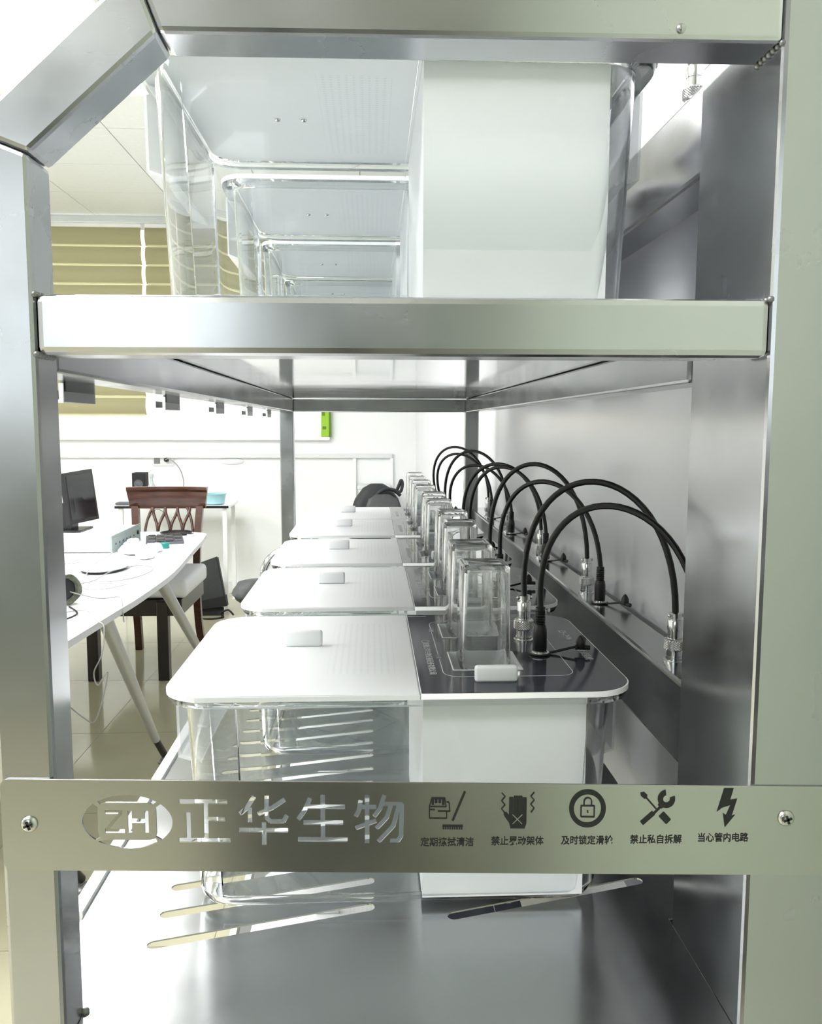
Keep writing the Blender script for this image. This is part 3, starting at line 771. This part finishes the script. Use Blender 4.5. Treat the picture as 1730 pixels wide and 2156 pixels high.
# ================================================================ BOTTLES
def make_bottle():
    t = bpy.data.objects.new('water_bottle', None); C.objects.link(t)
    bm = BM()
    def sq(h, hw, r, z): return loop(bm, -hw, hw, -h, h, r, z, 4)
    H = .1225      # seat to base, bottle stands on its neck
    O = [sq(.012, .012, .0115, .0000), sq(.012, .012, .0115, .004), sq(.0235, .0235, .007, .0125), sq(.0258, .0258, .0065, .018), sq(.0248, .0248, .006, H * .6), sq(.0240, .0240, .0055, H - .004), sq(.0226, .0226, .005, H - .001), sq(.0200, .0200, .004, H)]
    c1 = [sq(.0170, .0170, .004, H - .0012)]
    fs = skin(bm, O + c1); fs.append(bm.faces.new(c1[-1]))
    I = [sq(.0080, .0080, .0075, .0000), sq(.0085, .0085, .008, .005), sq(.0200, .0200, .005, .0145), sq(.0228, .0228, .0045, .020), sq(.0219, .0219, .004, H * .6), sq(.0211, .0211, .004, H - .009), sq(.0190, .0190, .004, H - .0062)]
    fs += skin(bm, [O[0]] + I); fs.append(bm.faces.new(I[-1]))
    bmesh.ops.recalc_face_normals(bm, faces=fs)
    obj('glass_body', bm, 'clear_glass', t, 40)
    return t
bot = make_bottle(); first = True
bl = ['upside-down square glass bottle nearest the lens, in the front opening of the nearest lid', 'square glass bottle in the rear opening of the nearest lid',
      'square glass bottle in the front opening of the second lid', 'square glass bottle in the rear opening of the second lid', 'square glass bottle in the front opening of the third lid',
      'square glass bottle in the rear opening of the third lid', 'square glass bottle in the front opening of the fourth lid', 'square glass bottle in the rear opening of the fourth lid',
      'square glass bottle in the front opening of the farthest lid', 'square glass bottle in the rear opening of the farthest lid']
bang = [.0, .02, -.06, .03, .05, -.04, .03, -.05, .04, -.03]
for i in range(5):
    for j, h in enumerate((hole1, hole2)):
        c = bot if first else copy_tree(bot); first = False
        c.location = (offx[i] + (h[0] + h[1]) / 2 - .001, fronts[i] + (h[2] + h[3]) / 2, Z(LZ) + CH - .0178 + (.003 if j else 0))
        c.rotation_euler = (0, 0, bang[i * 2 + j]); tag(c, bl[i * 2 + j], 'bottle', 'square water bottles in the lower lids')

# ================================================================ CABLES from lid to rail
RZ = Z(-.246)
rail_s = [.8435, 1.204, 1.5395, 1.928, 2.246]; rail_b = [.7790, 1.131, 1.4950, 1.870, 2.185]
apex_s = [-.060, -.058, -.074, -.061, -.060]; apex_b = [-.080, -.080, -.077, -.092, -.077]
# sockets on both rails belong to the rack
for zz in (0, P):
    for i in range(5):
        socket_metal(rack, .3165, rail_s[i], RZ + zz)
        o = socket_black(rack, .3165, rail_b[i], RZ + zz, -1.0 if i else -1.2)
cl = ['black signal cable with metal plugs arching from the {} lid to the wall rail', 'black power cable with rubber plugs arching from the {} lid to the wall rail']
def cable(i, kind, zoff=0, fr_=fronts, ox=offx, lbl=None, grp='cables arching from the lower lids'):
    s = kind == 0
    A = Vector((ox[i] + (.1455 if s else .1520), fr_[i] + (.187 if s else .127), Z(LZ) + CH + .0004 + zoff))
    B = Vector((.3165, (rail_s if s else rail_b)[i], RZ + zoff))
    top = .051
    t = thing('signal_cable' if s else 'power_cable', lbl or cl[kind].format(orda[i]), 'cable', (0, 0, 0), 0, grp)
    (plug_metal if s else plug_black)(t, *A); (plug_metal if s else plug_black)(t, *B)
    ap = Z((apex_s if s else apex_b)[i]) + zoff
    a0, b0 = A + Vector((0, 0, top)), B + Vector((0, 0, top)); h = (ap - (a0.z + b0.z) / 2) / .75
    lean = (-.012, -.01, -.012, -.02, -.045)[i]
    pts = [a0 - Vector((0, 0, .006))] + bez(a0, a0 + Vector((lean, 0, h)), b0 + Vector((-.004 if s else -.012, 0, h)), b0, 28) + [b0 - Vector((0, 0, .006))]
    obj('wire', tube(BM(), pts, .0034, 12), 'black_cable', t, 60)
for i in range(5): cable(i, 0); cable(i, 1)
uo = [.0230 + .003 * (i % 2) for i in range(5)]
for i in range(2): cable(i, 0, P, ufronts, uo, 'black signal cable with metal plugs on the upper wall rail, {} cage'.format(orda[i]), 'cables on the upper rail')

# ================================================================ DESK AND WHAT LIES ON IT
dk = thing('office_desk', 'white desk with curved edge and splayed grey tube legs left of the rack', 'desk', (0, 0, 0))
edge = smoothpath([(-.955, 1.9, 0), (-.914, 2.54, 0), (-.893, 2.9, 0), (-.876, 3.2, 0), (-.875, 3.7, 0), (-.9245, 4.33, 0), (-.968, 4.86, 0), (-1.03, 5.07, 0), (-1.35, 5.13, 0), (-2.3, 5.1, 0)], 5)
pts = [(p.x, p.y) for p in edge] + [(-2.3, 1.9)]
obj('desktop', prism(BM(), pts, .727, .750), 'desk_white', dk)
obj('edge_band', prism(BM(), [(x + .0012 if x > -2 else x, y) for x, y in pts], .7265, .7495), 'desk_edge', dk)
for (tx, ty), (fx, fy) in (((-.935, 2.92), (-.862, 3.40)), ((-.915, 3.62), (-.79, 4.33)), ((-1.0, 2.0), (-.878, 2.44)), ((-2.1, 2.5), (-2.2, 2.1)), ((-2.1, 4.5), (-2.2, 4.9))):
    l = obj('leg', tube(BM(), [(tx, ty, .728), (fx + (tx - fx) * .17, fy + (ty - fy) * .17, .13)], .0265, 16, .0170), 'leg_grey', dk, 50)
    obj('leg_sleeve', tube(BM(), [(fx + (tx - fx) * .17, fy + (ty - fy) * .17, .131), (fx, fy, .035)], .0145, 14), 'black_plastic', l, 50)
    obj('foot', lathe(BM(), [(.026, .0), (.028, .008), (.024, .016), (.012, .022), (.012, .036)], (fx, fy, .0), 20), 'grey_metal', l, 40)
obj('apron_beam', box(BM(), -1.9, -1.05, 2.75, 2.79, .69, .727), 'leg_grey', dk)

# instrument box with printed front
it = thing('desktop_instrument', 'white instrument case with a grey-green control panel on the desk', 'instrument', (-1.312, 4.26, .750))
obj('case', box(BM(), -.60, -.004, 0, .50, .012, .086, .004), 'machine_white', it)
obj('case_side', box(BM(), -.60, -.004, -.002, .50, .030, .060, .001), 'machine_grey', it)
obj('base_plate', box(BM(), -.60, 0, .0, .50, .006, .012), 'machine_white', it)
pn = obj('control_panel', prism(BM(), [(-.012, -.004), (.51, -.004), (.51, .092), (-.012, .088)], -.004, .004, 'x'), 'panel_green', it)
obj('printed_stripe', box(BM(), .0041, .0046, .02, .48, .069, .074), 'leg_grey', pn)
for k_ in range(6): obj('button', lathe(BM(), [(.006, 0), (.006, .003), (.004, .004)], (.004, .05 + .065 * k_, .042), 10, Matrix.Rotation(math.radians(90), 4, 'Y')), 'keys_grey', pn)
obj('dial', lathe(BM(), [(.012, 0), (.012, .006), (.009, .008)], (.004, .45, .050), 14, Matrix.Rotation(math.radians(90), 4, 'Y')), 'black_plastic', pn)
for yy in (.05, .45): obj('foot', box(BM(), -.03, -.012, yy, yy + .02, 0, .006), 'black_plastic', it)
# monitor
mo = thing('computer_monitor', 'black flat monitor tilted on the white instrument case', 'monitor', (-1.547, 4.35, .837))
TL, TR, BR_, BL_ = Vector((-.025, .0, .312)), Vector((.014, .32, .320)), Vector((.045, .32, .044)), Vector((.0, .0, .048))
nrm = (TR - TL).cross(BL_ - TL).normalized() * -1
if nrm.x < 0: nrm = -nrm
def slab(name, corners, off0, off1, m, parent):
    bm = BM(); A = [bm.verts.new(c + nrm * off0) for c in corners]; B = [bm.verts.new(c + nrm * off1) for c in corners]
    fs = [bm.faces.new(A), bm.faces.new(B[::-1])] + [bm.faces.new((A[i], B[i], B[(i + 1) % 4], A[(i + 1) % 4])) for i in range(4)]
    bmesh.ops.recalc_face_normals(bm, faces=fs); return obj(name, bm, m, parent)
slab('housing', [TL, TR, BR_, BL_], -.022, 0, 'black_plastic', mo)
inn = lambda a, c2, k_: a + (c2 - a) * k_
slab('screen', [inn(TL, BR_, .06), inn(TR, BL_, .06), inn(BR_, TL, .07), inn(BL_, TR, .07)], 0.0003, .0012, 'screen_black', mo)
obj('stand', box(BM(), -.085, -.03, .11, .21, .008, .15, .004), 'black_plastic', mo); obj('base', box(BM(), -.16, .03, .06, .26, .0, .010, .003), 'black_plastic', mo)
# keyboard
kb = thing('keyboard', 'small dark keyboard at the far end of the desk before the wooden chair', 'keyboard', (-1.13, 4.72, .750), .25)
obj('tray', box(BM(), -.13, .07, -.15, .15, 0, .014, .003), 'keys_grey', kb)
for i in range(4):
    for j in range(6): obj('key', box(BM(), -.118 + i * .046, -.078 + i * .046, -.138 + j * .047, -.098 + j * .047, .014, .021, .002, 1), 'black_plastic' if (i + j) % 3 else 'keys_grey', kb)
# black tray and pen
tag(obj('black_tray', lathe(BM(), [(.085, 0), (.095, .012), (.093, .014), (.08, .004)], (-1.16, 5.00, .7505), 28), 'black_plastic'), 'shallow round black tray at the far edge of the desk', 'tray')
tag(obj('pen', tube(BM(), [(-1.08, 4.93, .7555), (-1.035, 4.90, .7555)], .004, 8), 'lavender'), 'slim lavender pen lying near the far corner of the desk', 'pen')
# packaging, tissue, teal cap
def crumple(bm, cx, cyy, cz, rx_, ry_, rz_, seed, amp=.25):
    rnd = random.Random(seed); r = bmesh.ops.create_icosphere(bm, subdivisions=3, radius=1)
    ph = [rnd.uniform(0, 6) for _ in range(6)]
    for v in r['verts']:
        p = v.co; n = math.sin(5 * p.x + ph[0]) * math.sin(6 * p.y + ph[1]) + .6 * math.sin(9 * p.z + ph[2] + 3 * p.x) + .4 * math.sin(13 * p.y + ph[3])
        q = p * (1 + amp * n * .5); v.co = Vector((cx + q.x * rx_, cyy + q.y * ry_, max(cz + q.z * rz_, .7505)))
    return bm
tag(obj('tissue_wad', crumple(crumple(BM(), -1.20, 4.25, .775, .07, .10, .028, 1), -1.12, 4.30, .770, .05, .06, .025, 2), 'tissue', smooth=80), 'crumpled white tissue on the middle of the desk', 'tissue')
tag(obj('tissue_wad', crumple(BM(), -1.10, 4.10, .768, .045, .07, .022, 5), 'tissue', smooth=80), 'smaller crumpled tissue on the desk, nearer the lens', 'tissue')
tag(obj('plastic_packet', crumple(BM(), -1.268, 4.46, .772, .034, .09, .024, 9, .35), 'lavender', smooth=40), 'lavender plastic packet beside the keyboard', 'packet')
tag(obj('bottle_cap', lathe(BM(), [(.022, 0), (.024, .004), (.024, .026), (.020, .030)], (-1.09, 4.43, .7505), 20), 'teal', smooth=40), 'teal round cap on the desk beside the tissue', 'cap')
# oval white hub with black base
hb = thing('white_dish', 'oval white plastic dish with cables over it on the desk', 'dish', (-1.20, 3.78, .7505))
def ellip(bm, prof, sx, sy):
    lathe(bm, prof, (0, 0, 0), 32)
    for v in bm.verts: v.co.x *= sx; v.co.y *= sy
    return bm
obj('shell', ellip(BM(), [(.09, .008), (.105, .016), (.10, .034), (.085, .045), (.03, .050)], 1, 1.5), 'machine_white', hb, 60)
obj('base_ring', ellip(BM(), [(.09, 0), (.095, .004), (.092, .008)], 1, 1.5), 'black_plastic', hb, 60)
# rolled cloth with dark opening
rc = thing('cloth_pouch', 'olive cloth pouch with a black round opening lying on the near desk', 'pouch', (-1.155, 3.06, .75))
R90 = Matrix.Rotation(math.radians(78), 4, 'Y') @ Matrix.Rotation(math.radians(0), 4, 'X')
bm = lathe(BM(), [(.060, -.20), (.056, -.10), (.052, -.03), (.050, .02), (.053, .05), (.050, .052), (.040, .045), (.030, .0)], (0, 0, 0), 28)
for v in bm.verts:
    a = math.atan2(v.co.y, v.co.x); v.co.x *= 1 + .06 * math.sin(4 * a + v.co.z * 40); v.co.y *= 1 + .05 * math.cos(3 * a + v.co.z * 60)
bmesh.ops.transform(bm, matrix=Matrix.Translation((.03, -.02, .058)) @ Matrix.Rotation(math.radians(-35), 4, 'Z') @ Matrix.Rotation(math.radians(88), 4, 'Y'), verts=bm.verts)
obj('sleeve', bm, 'olive_cloth', rc, 70)
bm = lathe(BM(), [(.036, .030), (.036, .034)], (0, 0, 0), 24)
bmesh.ops.transform(bm, matrix=Matrix.Translation((.03, -.02, .058)) @ Matrix.Rotation(math.radians(-35), 4, 'Z') @ Matrix.Rotation(math.radians(88), 4, 'Y'), verts=bm.verts)
obj('opening', bm, 'black_plastic', rc)
tag(obj('folded_cloth', crumple(BM(), -1.40, 3.42, .79, .12, .10, .04, 12, .12), 'cream_cloth', smooth=70), 'pale cream folded cloth behind the olive pouch', 'cloth')
# loose cables
def wire(pts, r, label, name='loose_cable', m='cable_grey'):
    tag(obj(name, tube(BM(), smoothpath(pts, 6), r, 7), m, smooth=60), label, 'cable', 'loose cables on the desk')
dzk = .754
wire([(-1.10, 3.04, .80), (-1.06, 3.03, .79), (-1.01, 3.12, dzk), (-.95, 3.15, dzk), (-.905, 3.03, dzk), (-.889, 2.98, .745), (-.880, 2.965, .70)], .0022, 'grey cable running from the olive pouch over the desk edge')
wire([(-1.17, 2.72, dzk), (-1.08, 2.86, dzk), (-1.0, 2.92, dzk), (-.93, 2.80, dzk), (-.893, 2.74, dzk), (-.872, 2.72, .74), (-.875, 2.70, .66), (-.90, 2.69, .60), (-.885, 2.68, .56), (-.86, 2.70, .60), (-.875, 2.70, .52), (-.90, 2.68, .44), (-.93, 2.66, .46), (-.98, 2.64, .52)], .0022, 'grey cable dangling in a loop below the near desk edge')
wire([(-1.285, 4.22, dzk), (-1.28, 4.14, dzk), (-1.28, 4.0, dzk), (-1.22, 3.60, dzk), (-1.10, 3.46, dzk), (-1.0, 3.56, dzk), (-.98, 3.76, dzk), (-1.06, 3.86, dzk), (-1.13, 3.66, dzk + .01), (-1.16, 3.46, dzk), (-1.3, 3.36, dzk)], .0022, 'pale cable coiled around the oval white dish')
wire([(-1.44, 3.9, dzk), (-1.30, 4.05, dzk), (-1.22, 3.98, .80), (-1.19, 3.74, .806), (-1.20, 3.60, .79), (-1.16, 3.36, dzk), (-1.06, 3.30, dzk), (-.99, 3.40, dzk)], .0018, 'thin cable lying across the top of the white dish')
wire([(-1.22, 2.70, dzk + .004), (-1.12, 2.76, dzk + .012), (-1.04, 2.72, dzk + .004), (-1.0, 2.84, dzk + .004), (-1.06, 2.94, dzk + .008)], .0035, 'black cable end with plug beside the olive pouch', m='black_cable')
wire([(-1.36, 5.06, .76), (-1.33, 5.0, .82), (-1.27, 4.98, .90), (-1.21, 5.0, .86), (-1.20, 5.02, .78), (-1.26, 5.03, .756)], .0016, 'thin black cable looping up before the wooden chair', m='black_cable')

# ================================================================ WOODEN CHAIR
ch = thing('wooden_chair', 'dark polished wooden chair with arched lattice back behind the desk', 'chair', (-1.235, 4.95, 0))
for lx in (-.285, .095):
    obj('leg', box(BM(), lx - .030, lx + .030, -.42, -.36, 0, .44, .004), 'wood_black', ch)
for sx in (-1, 1):
    x = -.02 + sx * .185
    pth = [(x + sx * .012, .25, 0), (x + sx * .002, .20, .15), (x, .165, .34), (x, .175, .50), (x + sx * .0, .215, .70), (x + sx * .012, .255, .90)]
    obj('leg', tube(BM(), smoothpath(pth, 4), .024, 8), 'wood_black' , ch, 50) if False else None
    bm = BM(); P_ = smoothpath(pth, 4); prev = None; fs = []
    for p in P_:
        ringv = [bm.verts.new((p.x + a, p.y + c2, p.z)) for a, c2 in ((-.021, -.02), (.021, -.02), (.021, .02), (-.021, .02))]
        if prev:
            for i in range(4): fs.append(bm.faces.new((prev[i], prev[(i + 1) % 4], ringv[(i + 1) % 4], ringv[i])))
        else: fs.append(bm.faces.new(ringv[::-1]))
        prev = ringv
    fs.append(bm.faces.new(prev)); bmesh.ops.recalc_face_normals(bm, faces=fs)
    obj('back_post', bm, 'wood_dark', ch)
obj('apron', box(BM(), -.31, .20, -.41, .19, .36, .45, .004), 'wood_black', ch)
obj('seat', box(BM(), -.32, .225, -.40, .19, .452, .555, .028, 3), 'cushion', ch, 50)
bm = BM(); prev = None; fs = []; N = 14
for i in range(N + 1):
    t_ = i / N * 2 - 1; x = -.02 + t_ * .232; y = .262 + .05 * (1 - t_ * t_)
    k_ = 1 - .10 * (abs(t_) > .93)
    prof = [(-.016, .885), (-.016, .915), (-.022, .925), (-.022, .985), (-.034, 1.000), (-.034, 1.016), (.012, 1.016), (.018, .90)]
    xs = lambda z_: x * 1.0 + (.0 if z_ < .95 else t_ * .012)
    rg = [bm.verts.new((xs(z_), y + a, z_)) for a, z_ in prof]
    if prev:
        for q in range(8): fs.append(bm.faces.new((prev[q], prev[(q + 1) % 8], rg[(q + 1) % 8], rg[q])))
    else: fs.append(bm.faces.new(rg[::-1]))
    prev = rg
fs.append(bm.faces.new(prev)); bmesh.ops.recalc_face_normals(bm, faces=fs)
obj('crest_rail', bm, 'wood_dark', ch, 35)
for i in range(3):
    cx = -.08 + .075 * i
    for s in (-1, 1):
        pts = bez((cx, .235, .72), (cx, .24, .82), (cx + s * .036, .265, .82), (cx + s * .038, .285, .888), 10)
        obj('lattice_arch', tube(BM(), pts, .0095, 8), 'wood_dark', ch, 60)
    obj('lattice_stem', box(BM(), cx - .011, cx + .011, .222, .240, .58, .73, .003), 'wood_dark', ch)
for cx in (-.165, .135): obj('lattice_arch', tube(BM(), bez((cx, .225, .60), (cx + (.0 if cx < 0 else 0), .235, .72), (cx, .26, .80), (cx + (.045 if cx < 0 else -.045), .285, .888), 10), .0085, 8), 'wood_dark', ch, 60)
obj('lower_rail', box(BM(), -.20, .16, .19, .215, .60, .64, .004), 'wood_dark', ch)

# ================================================================ FAR WALL THINGS
st = thing('side_table', 'narrow white table with a dark edge against the far wall', 'table', (-1.49, 6.50, 0))
obj('tabletop', box(BM(), -.42, .42, -.2, .25, .775, .795, .003), 'desk_white', st)
obj('edge_strip', box(BM(), -.42, .42, -.206, -.2005, .776, .794), 'black_plastic', st)
for sx in (-.40, .37):
    for sy in (-.18, .2): obj('leg', box(BM(), sx, sx + .03, sy, sy + .03, 0, .775), 'trim_white', st)
bs = thing('wash_basin', 'pale blue plastic basin on the white table at the far wall', 'basin', (-1.19, 6.42, .7955))
obj('bowl', lathe(BM(), [(.05, 0), (.068, .004), (.082, .075), (.088, .079), (.088, .083), (.078, .081), (.064, .010), (.001, .008)], (0, 0, 0), 32, cap=False), 'blue_basin', bs, 50)
sp_ = thing('speaker_box', 'small black speaker box on the far table behind the wooden chair', 'speaker', (-1.78, 6.55, .7955))
obj('housing', box(BM(), -.055, .045, -.05, .06, 0, .235, .006), 'bag_black', sp_)
obj('driver_cone', lathe(BM(), [(.034, 0), (.034, .004), (.020, .001), (.004, .004)], (-.005, -.0505, .15), 20, Matrix.Rotation(math.radians(90), 4, 'X')), 'keys_grey', sp_)
tag(obj('spray_bottle', lathe(BM(), [(.028, 0), (.030, .01), (.030, .13), (.012, .165), (.012, .20), (.016, .202), (.016, .225)], (-1.685, 6.50, .7955), 18), 'machine_grey', smooth=40), 'grey plastic bottle beside the black speaker box', 'bottle')
tag(obj('paper_sheet', box(BM(), -.09, .09, -.05, .05, .0, .018), 'keys_grey'), 'dark flat folder at the left end of the far table', 'folder').location = (-1.83, 6.40, .7955)
ws = thing('wall_socket', 'white double wall socket with a black plug on the far wall', 'socket', (-1.70, YB - .001, 1.105))
obj('face_plate', box(BM(), -.085, .085, -.012, 0, -.043, .043, .004), 'trim_grey', ws)
obj('plug', lathe(BM(), [(.018, 0), (.018, .03), (.014, .036)], (.030, -.012, .008), 16, Matrix.Rotation(math.radians(90), 4, 'X')), 'black_plastic', ws, 40)
for xx in (-.05,): obj('outlet_face', box(BM(), xx - .025, xx + .025, -.0135, -.012, -.025, .025), 'grey_metal', ws)
tag(obj('wall_cable', tube(BM(), smoothpath([(-1.67, YB - .055, 1.115), (-1.63, YB - .07, 1.12), (-1.56, YB - .07, 1.05), (-1.525, YB - .08, .95), (-1.53, YB - .1, .86), (-1.56, YB - .14, .80)], 6), .0045, 7), 'cable_grey', smooth=60), 'grey cable curving down from the black plug on the far wall', 'cable')
vd = thing('wall_vent', 'pale oval vent cover on the far wall', 'vent', (-1.145, YB - .0005, 1.10))
obj('cover', ellip(BM(), [(.10, 0), (.10, .006), (.085, .010), (.02, .011)], 1, .28), 'trim_grey', vd, 50)
vd.rotation_euler = (math.radians(90), 0, 0)
gb = thing('green_box', 'bright green upright box on the window sill behind the rear rack post', 'box', (-.368, YB - .012, 1.3025))
obj('carton', box(BM(), -.042, .022, -.036, .04, 0, .30, .002), 'box_green', gb); obj('carton_side', box(BM(), .0222, .040, -.034, .04, 0, .30), 'box_green_dark', gb)
obj('printed_band', box(BM(), -.030, .0, -.0372, -.0361, .06, .085), 'box_green_dark', gb); obj('printed_band', box(BM(), -.034, -.010, -.0372, -.0361, .17, .24), 'box_green_dark', gb)
# storage unit right of the window wall
cb = thing('low_cabinet', 'low white cabinet against the far wall behind the backpack', 'cabinet', (.02, 6.70, 0))
obj('body', box(BM(), -.12, .12, -.15, .2, 0, .90, .003), 'trim_white', cb); obj('top_board', box(BM(), -.13, .13, -.165, .2, .90, .918, .003), 'trim_grey', cb)
obj('door', box(BM(), -.115, .115, -.162, -.151, .05, .87, .003), 'trim_white', cb)
# dark flat case leaning by the wall
fc = thing('laptop_bag', 'flat dark grey bag leaning near the far wall beside the wooden chair', 'bag', (-1.18, 6.12, 0))
bm = prism(BM(), [(-.10, .10), (.105, .14), (.055, .44), (-.125, .375)], -.02, .03, 'y')
bmesh.ops.bevel(bm, geom=list(bm.edges), offset=.008, segments=2, affect='EDGES'); obj('body', bm, 'bag_grey', fc)
bm = prism(BM(), [(-.095, .05), (.12, .075), (.108, .15), (-.105, .108)], -.03, .035, 'y'); obj('bottom_flap', bm, 'bag_black', fc)
obj('strap', tube(BM(), smoothpath([(-.08, -.03, .05), (-.07, -.10, .008), (.02, -.14, .007), (.10, -.09, .007), (.07, -.03, .02), (.13, -.05, .05), (.17, -.05, .012)], 6), .007, 7), 'bag_black', fc, 60)
obj('support_stand', box(BM(), -.07, .09, -.01, .02, 0, .06, .004), 'bag_black', fc)

# ================================================================ BEYOND THE REAR POSTS
wt = thing('work_table', 'white work table behind the far end of the rack, backpack standing on it', 'table', (-.10, 4.55, 0))
obj('tabletop', box(BM(), -.35, .38, -.3, .4, .775, .80, .003), 'desk_white', wt)
for sx, sy in ((-.34, -.29), (-.34, .36), (.34, -.29), (.34, .36)): obj('leg', box(BM(), sx, sx + .035, sy, sy + .035, 0, .775), 'grey_metal', wt)
obj('modesty_panel', box(BM(), -.30, .34, .1, .115, .35, .775), 'trim_white', wt)
bp = thing('backpack', 'black backpack with a carrying loop behind the farthest cage', 'backpack', (.028, 4.50, .801))
bm = BM(); lp = []
for z_, hw, y0, y1 in ((0, .13, -.09, .09), (.04, .15, -.10, .10), (.12, .145, -.10, .095), (.20, .118, -.085, .085), (.26, .075, -.06, .07), (.283, .035, -.03, .04)):
    lp.append(loop(bm, -hw, hw, y0, y1, min(.05, hw * .8, (y1 - y0) / 2 - .001), z_, 6))
fs = skin(bm, lp); fs += [bm.faces.new(lp[0][::-1]), bm.faces.new(lp[-1])]; bmesh.ops.recalc_face_normals(bm, faces=fs)
obj('main_body', bm, 'bag_black', bp, 70)
bm = BM(); lp = []
for z_, hw, y0 in ((.02, .085, -.15), (.06, .10, -.16), (.15, .095, -.155), (.21, .075, -.13), (.235, .04, -.11)):
    lp.append([bm.verts.new((x + .03, y, z)) for x, y, z in [(q[0], q[1], z_) for q in rrect(-hw, hw, y0, -.08, .02, 4)]])
fs = skin(bm, lp); fs += [bm.faces.new(lp[0][::-1]), bm.faces.new(lp[-1])]; bmesh.ops.recalc_face_normals(bm, faces=fs)
obj('front_pocket', bm, 'bag_grey', bp, 70)
obj('zip_band', tube(BM(), smoothpath([(-.04, -.105, .10), (-.02, -.10, .20), (.03, -.085, .255), (.09, -.07, .255), (.125, -.06, .225)], 6), .010, 8), 'bag_black', bp, 60)
obj('carry_loop', tube(BM(), smoothpath([(.10, -.05, .235), (.115, -.05, .27), (.130, -.05, .305), (.137, -.05, .285), (.130, -.05, .25), (.115, -.05, .24)], 6), .009, 8), 'bag_black', bp, 60)
# chrome tube chair beside the rack
cc = thing('tube_chair', 'chrome tube-framed chair with a grey seat behind the lower cages', 'chair', (-.245, 3.35, 0), .215)
for sy in (-.24, .24):
    obj('side_frame', tube(BM(), smoothpath([(.25, sy, .02), (-.05, sy, .02), (-.17, sy, .04), (-.18, sy, .2), (-.17, sy, .70), (-.155, sy, .81), (-.09, sy, .865), (.0, sy, .875), (.20, sy, .875)], 6), .016, 12), 'chrome', cc, 60)
obj('seat', box(BM(), -.15, .24, -.22, .22, .43, .49, .02, 3), 'bag_grey', cc, 50); obj('backrest', box(BM(), .21, .26, -.22, .22, .50, .85, .02, 3), 'bag_grey', cc, 50)
obj('cross_tube', tube(BM(), [(-.16, -.24, .42), (-.16, .24, .42)], .012, 10), 'chrome', cc, 60)
tag(obj('grey_bag', crumple(BM(), 0, 0, .80, .07, .10, .045, 21, .2), 'bag_grey', smooth=70), 'dark grey soft bag beside the tube chair, left of the second cage', 'bag').location = (-.43, 3.0, 0)

# ================================================================ BLINDS
def blind(x0, x1, zlo, label):
    t = thing('window_blind', label, 'blind', (0, YB - .045, 0), 0, 'olive blinds in the far window')
    obj('head_rail', box(BM(), x0, x1, -.02, .02, 2.945, 2.975, .004), 'trim_white', t)
    z = 2.945; H = .148; s0 = None; i = 0
    while z - H > zlo:
        if s0 is None:
            bm = BM(); prev = None; n = 8
            for k_ in range(n + 1):
                u = k_ / n; yy = -.022 * math.sin(math.pi * min(1, u * 1.12)) + (.012 * max(0, u - .85) / .15); zz = -u * (H * .93)
                cur = [bm.verts.new((x0, yy, zz)), bm.verts.new((x1, yy, zz))]
                if prev: bm.faces.new((prev[0], prev[1], cur[1], cur[0]))
                prev = cur
            o = s0 = obj('fabric_fold', bm, 'blind_olive', t, 80)
            s1 = obj('sheer_strip', box(BM(), x0 + .01, x1 - .01, .004, .006, -H * 1.0, -H * .86), 'blind_light', t)
            o.location.z = z; s1.location.z = z
        else:
            o = s0.copy(); C.objects.link(o); o.location.z = z
            q = s1.copy(); C.objects.link(q); q.location.z = z
        z -= H
    obj('bottom_rail', box(BM(), x0, x1, -.014, .014, z - .03, z - .002, .004), 'trim_white', t)
blind(-2.95, -1.815, 1.42, 'olive folded blind lowered over the left far window')
blind(-1.785, -.90, 1.72, 'olive folded blind half raised over the right far window')
blind(-4.55, -2.98, 1.42, 'olive folded blind over the far window, hidden behind the left rack post')

# added cabinet shape behind the lens, giving the steel the operator's dark reflection
dc = thing('reflection_stand_in', 'added dark grey cabinet shape behind the lens, standing in for the camera operator reflected in the name plate', 'cabinet', (-.13, -.95, 0))
obj('body', box(BM(), -.28, .18, -.25, .25, .06, 1.30, .006), 'dark_stand_in', dc)
obj('door', box(BM(), -.26, .16, .251, .268, .10, 1.26, .004), 'dark_stand_in', dc)
obj('handle', box(BM(), .12, .135, .269, .285, .6, .8, .003), 'nickel', dc)
obj('plinth', box(BM(), -.26, .16, -.22, .22, 0, .06), 'black_plastic', dc)
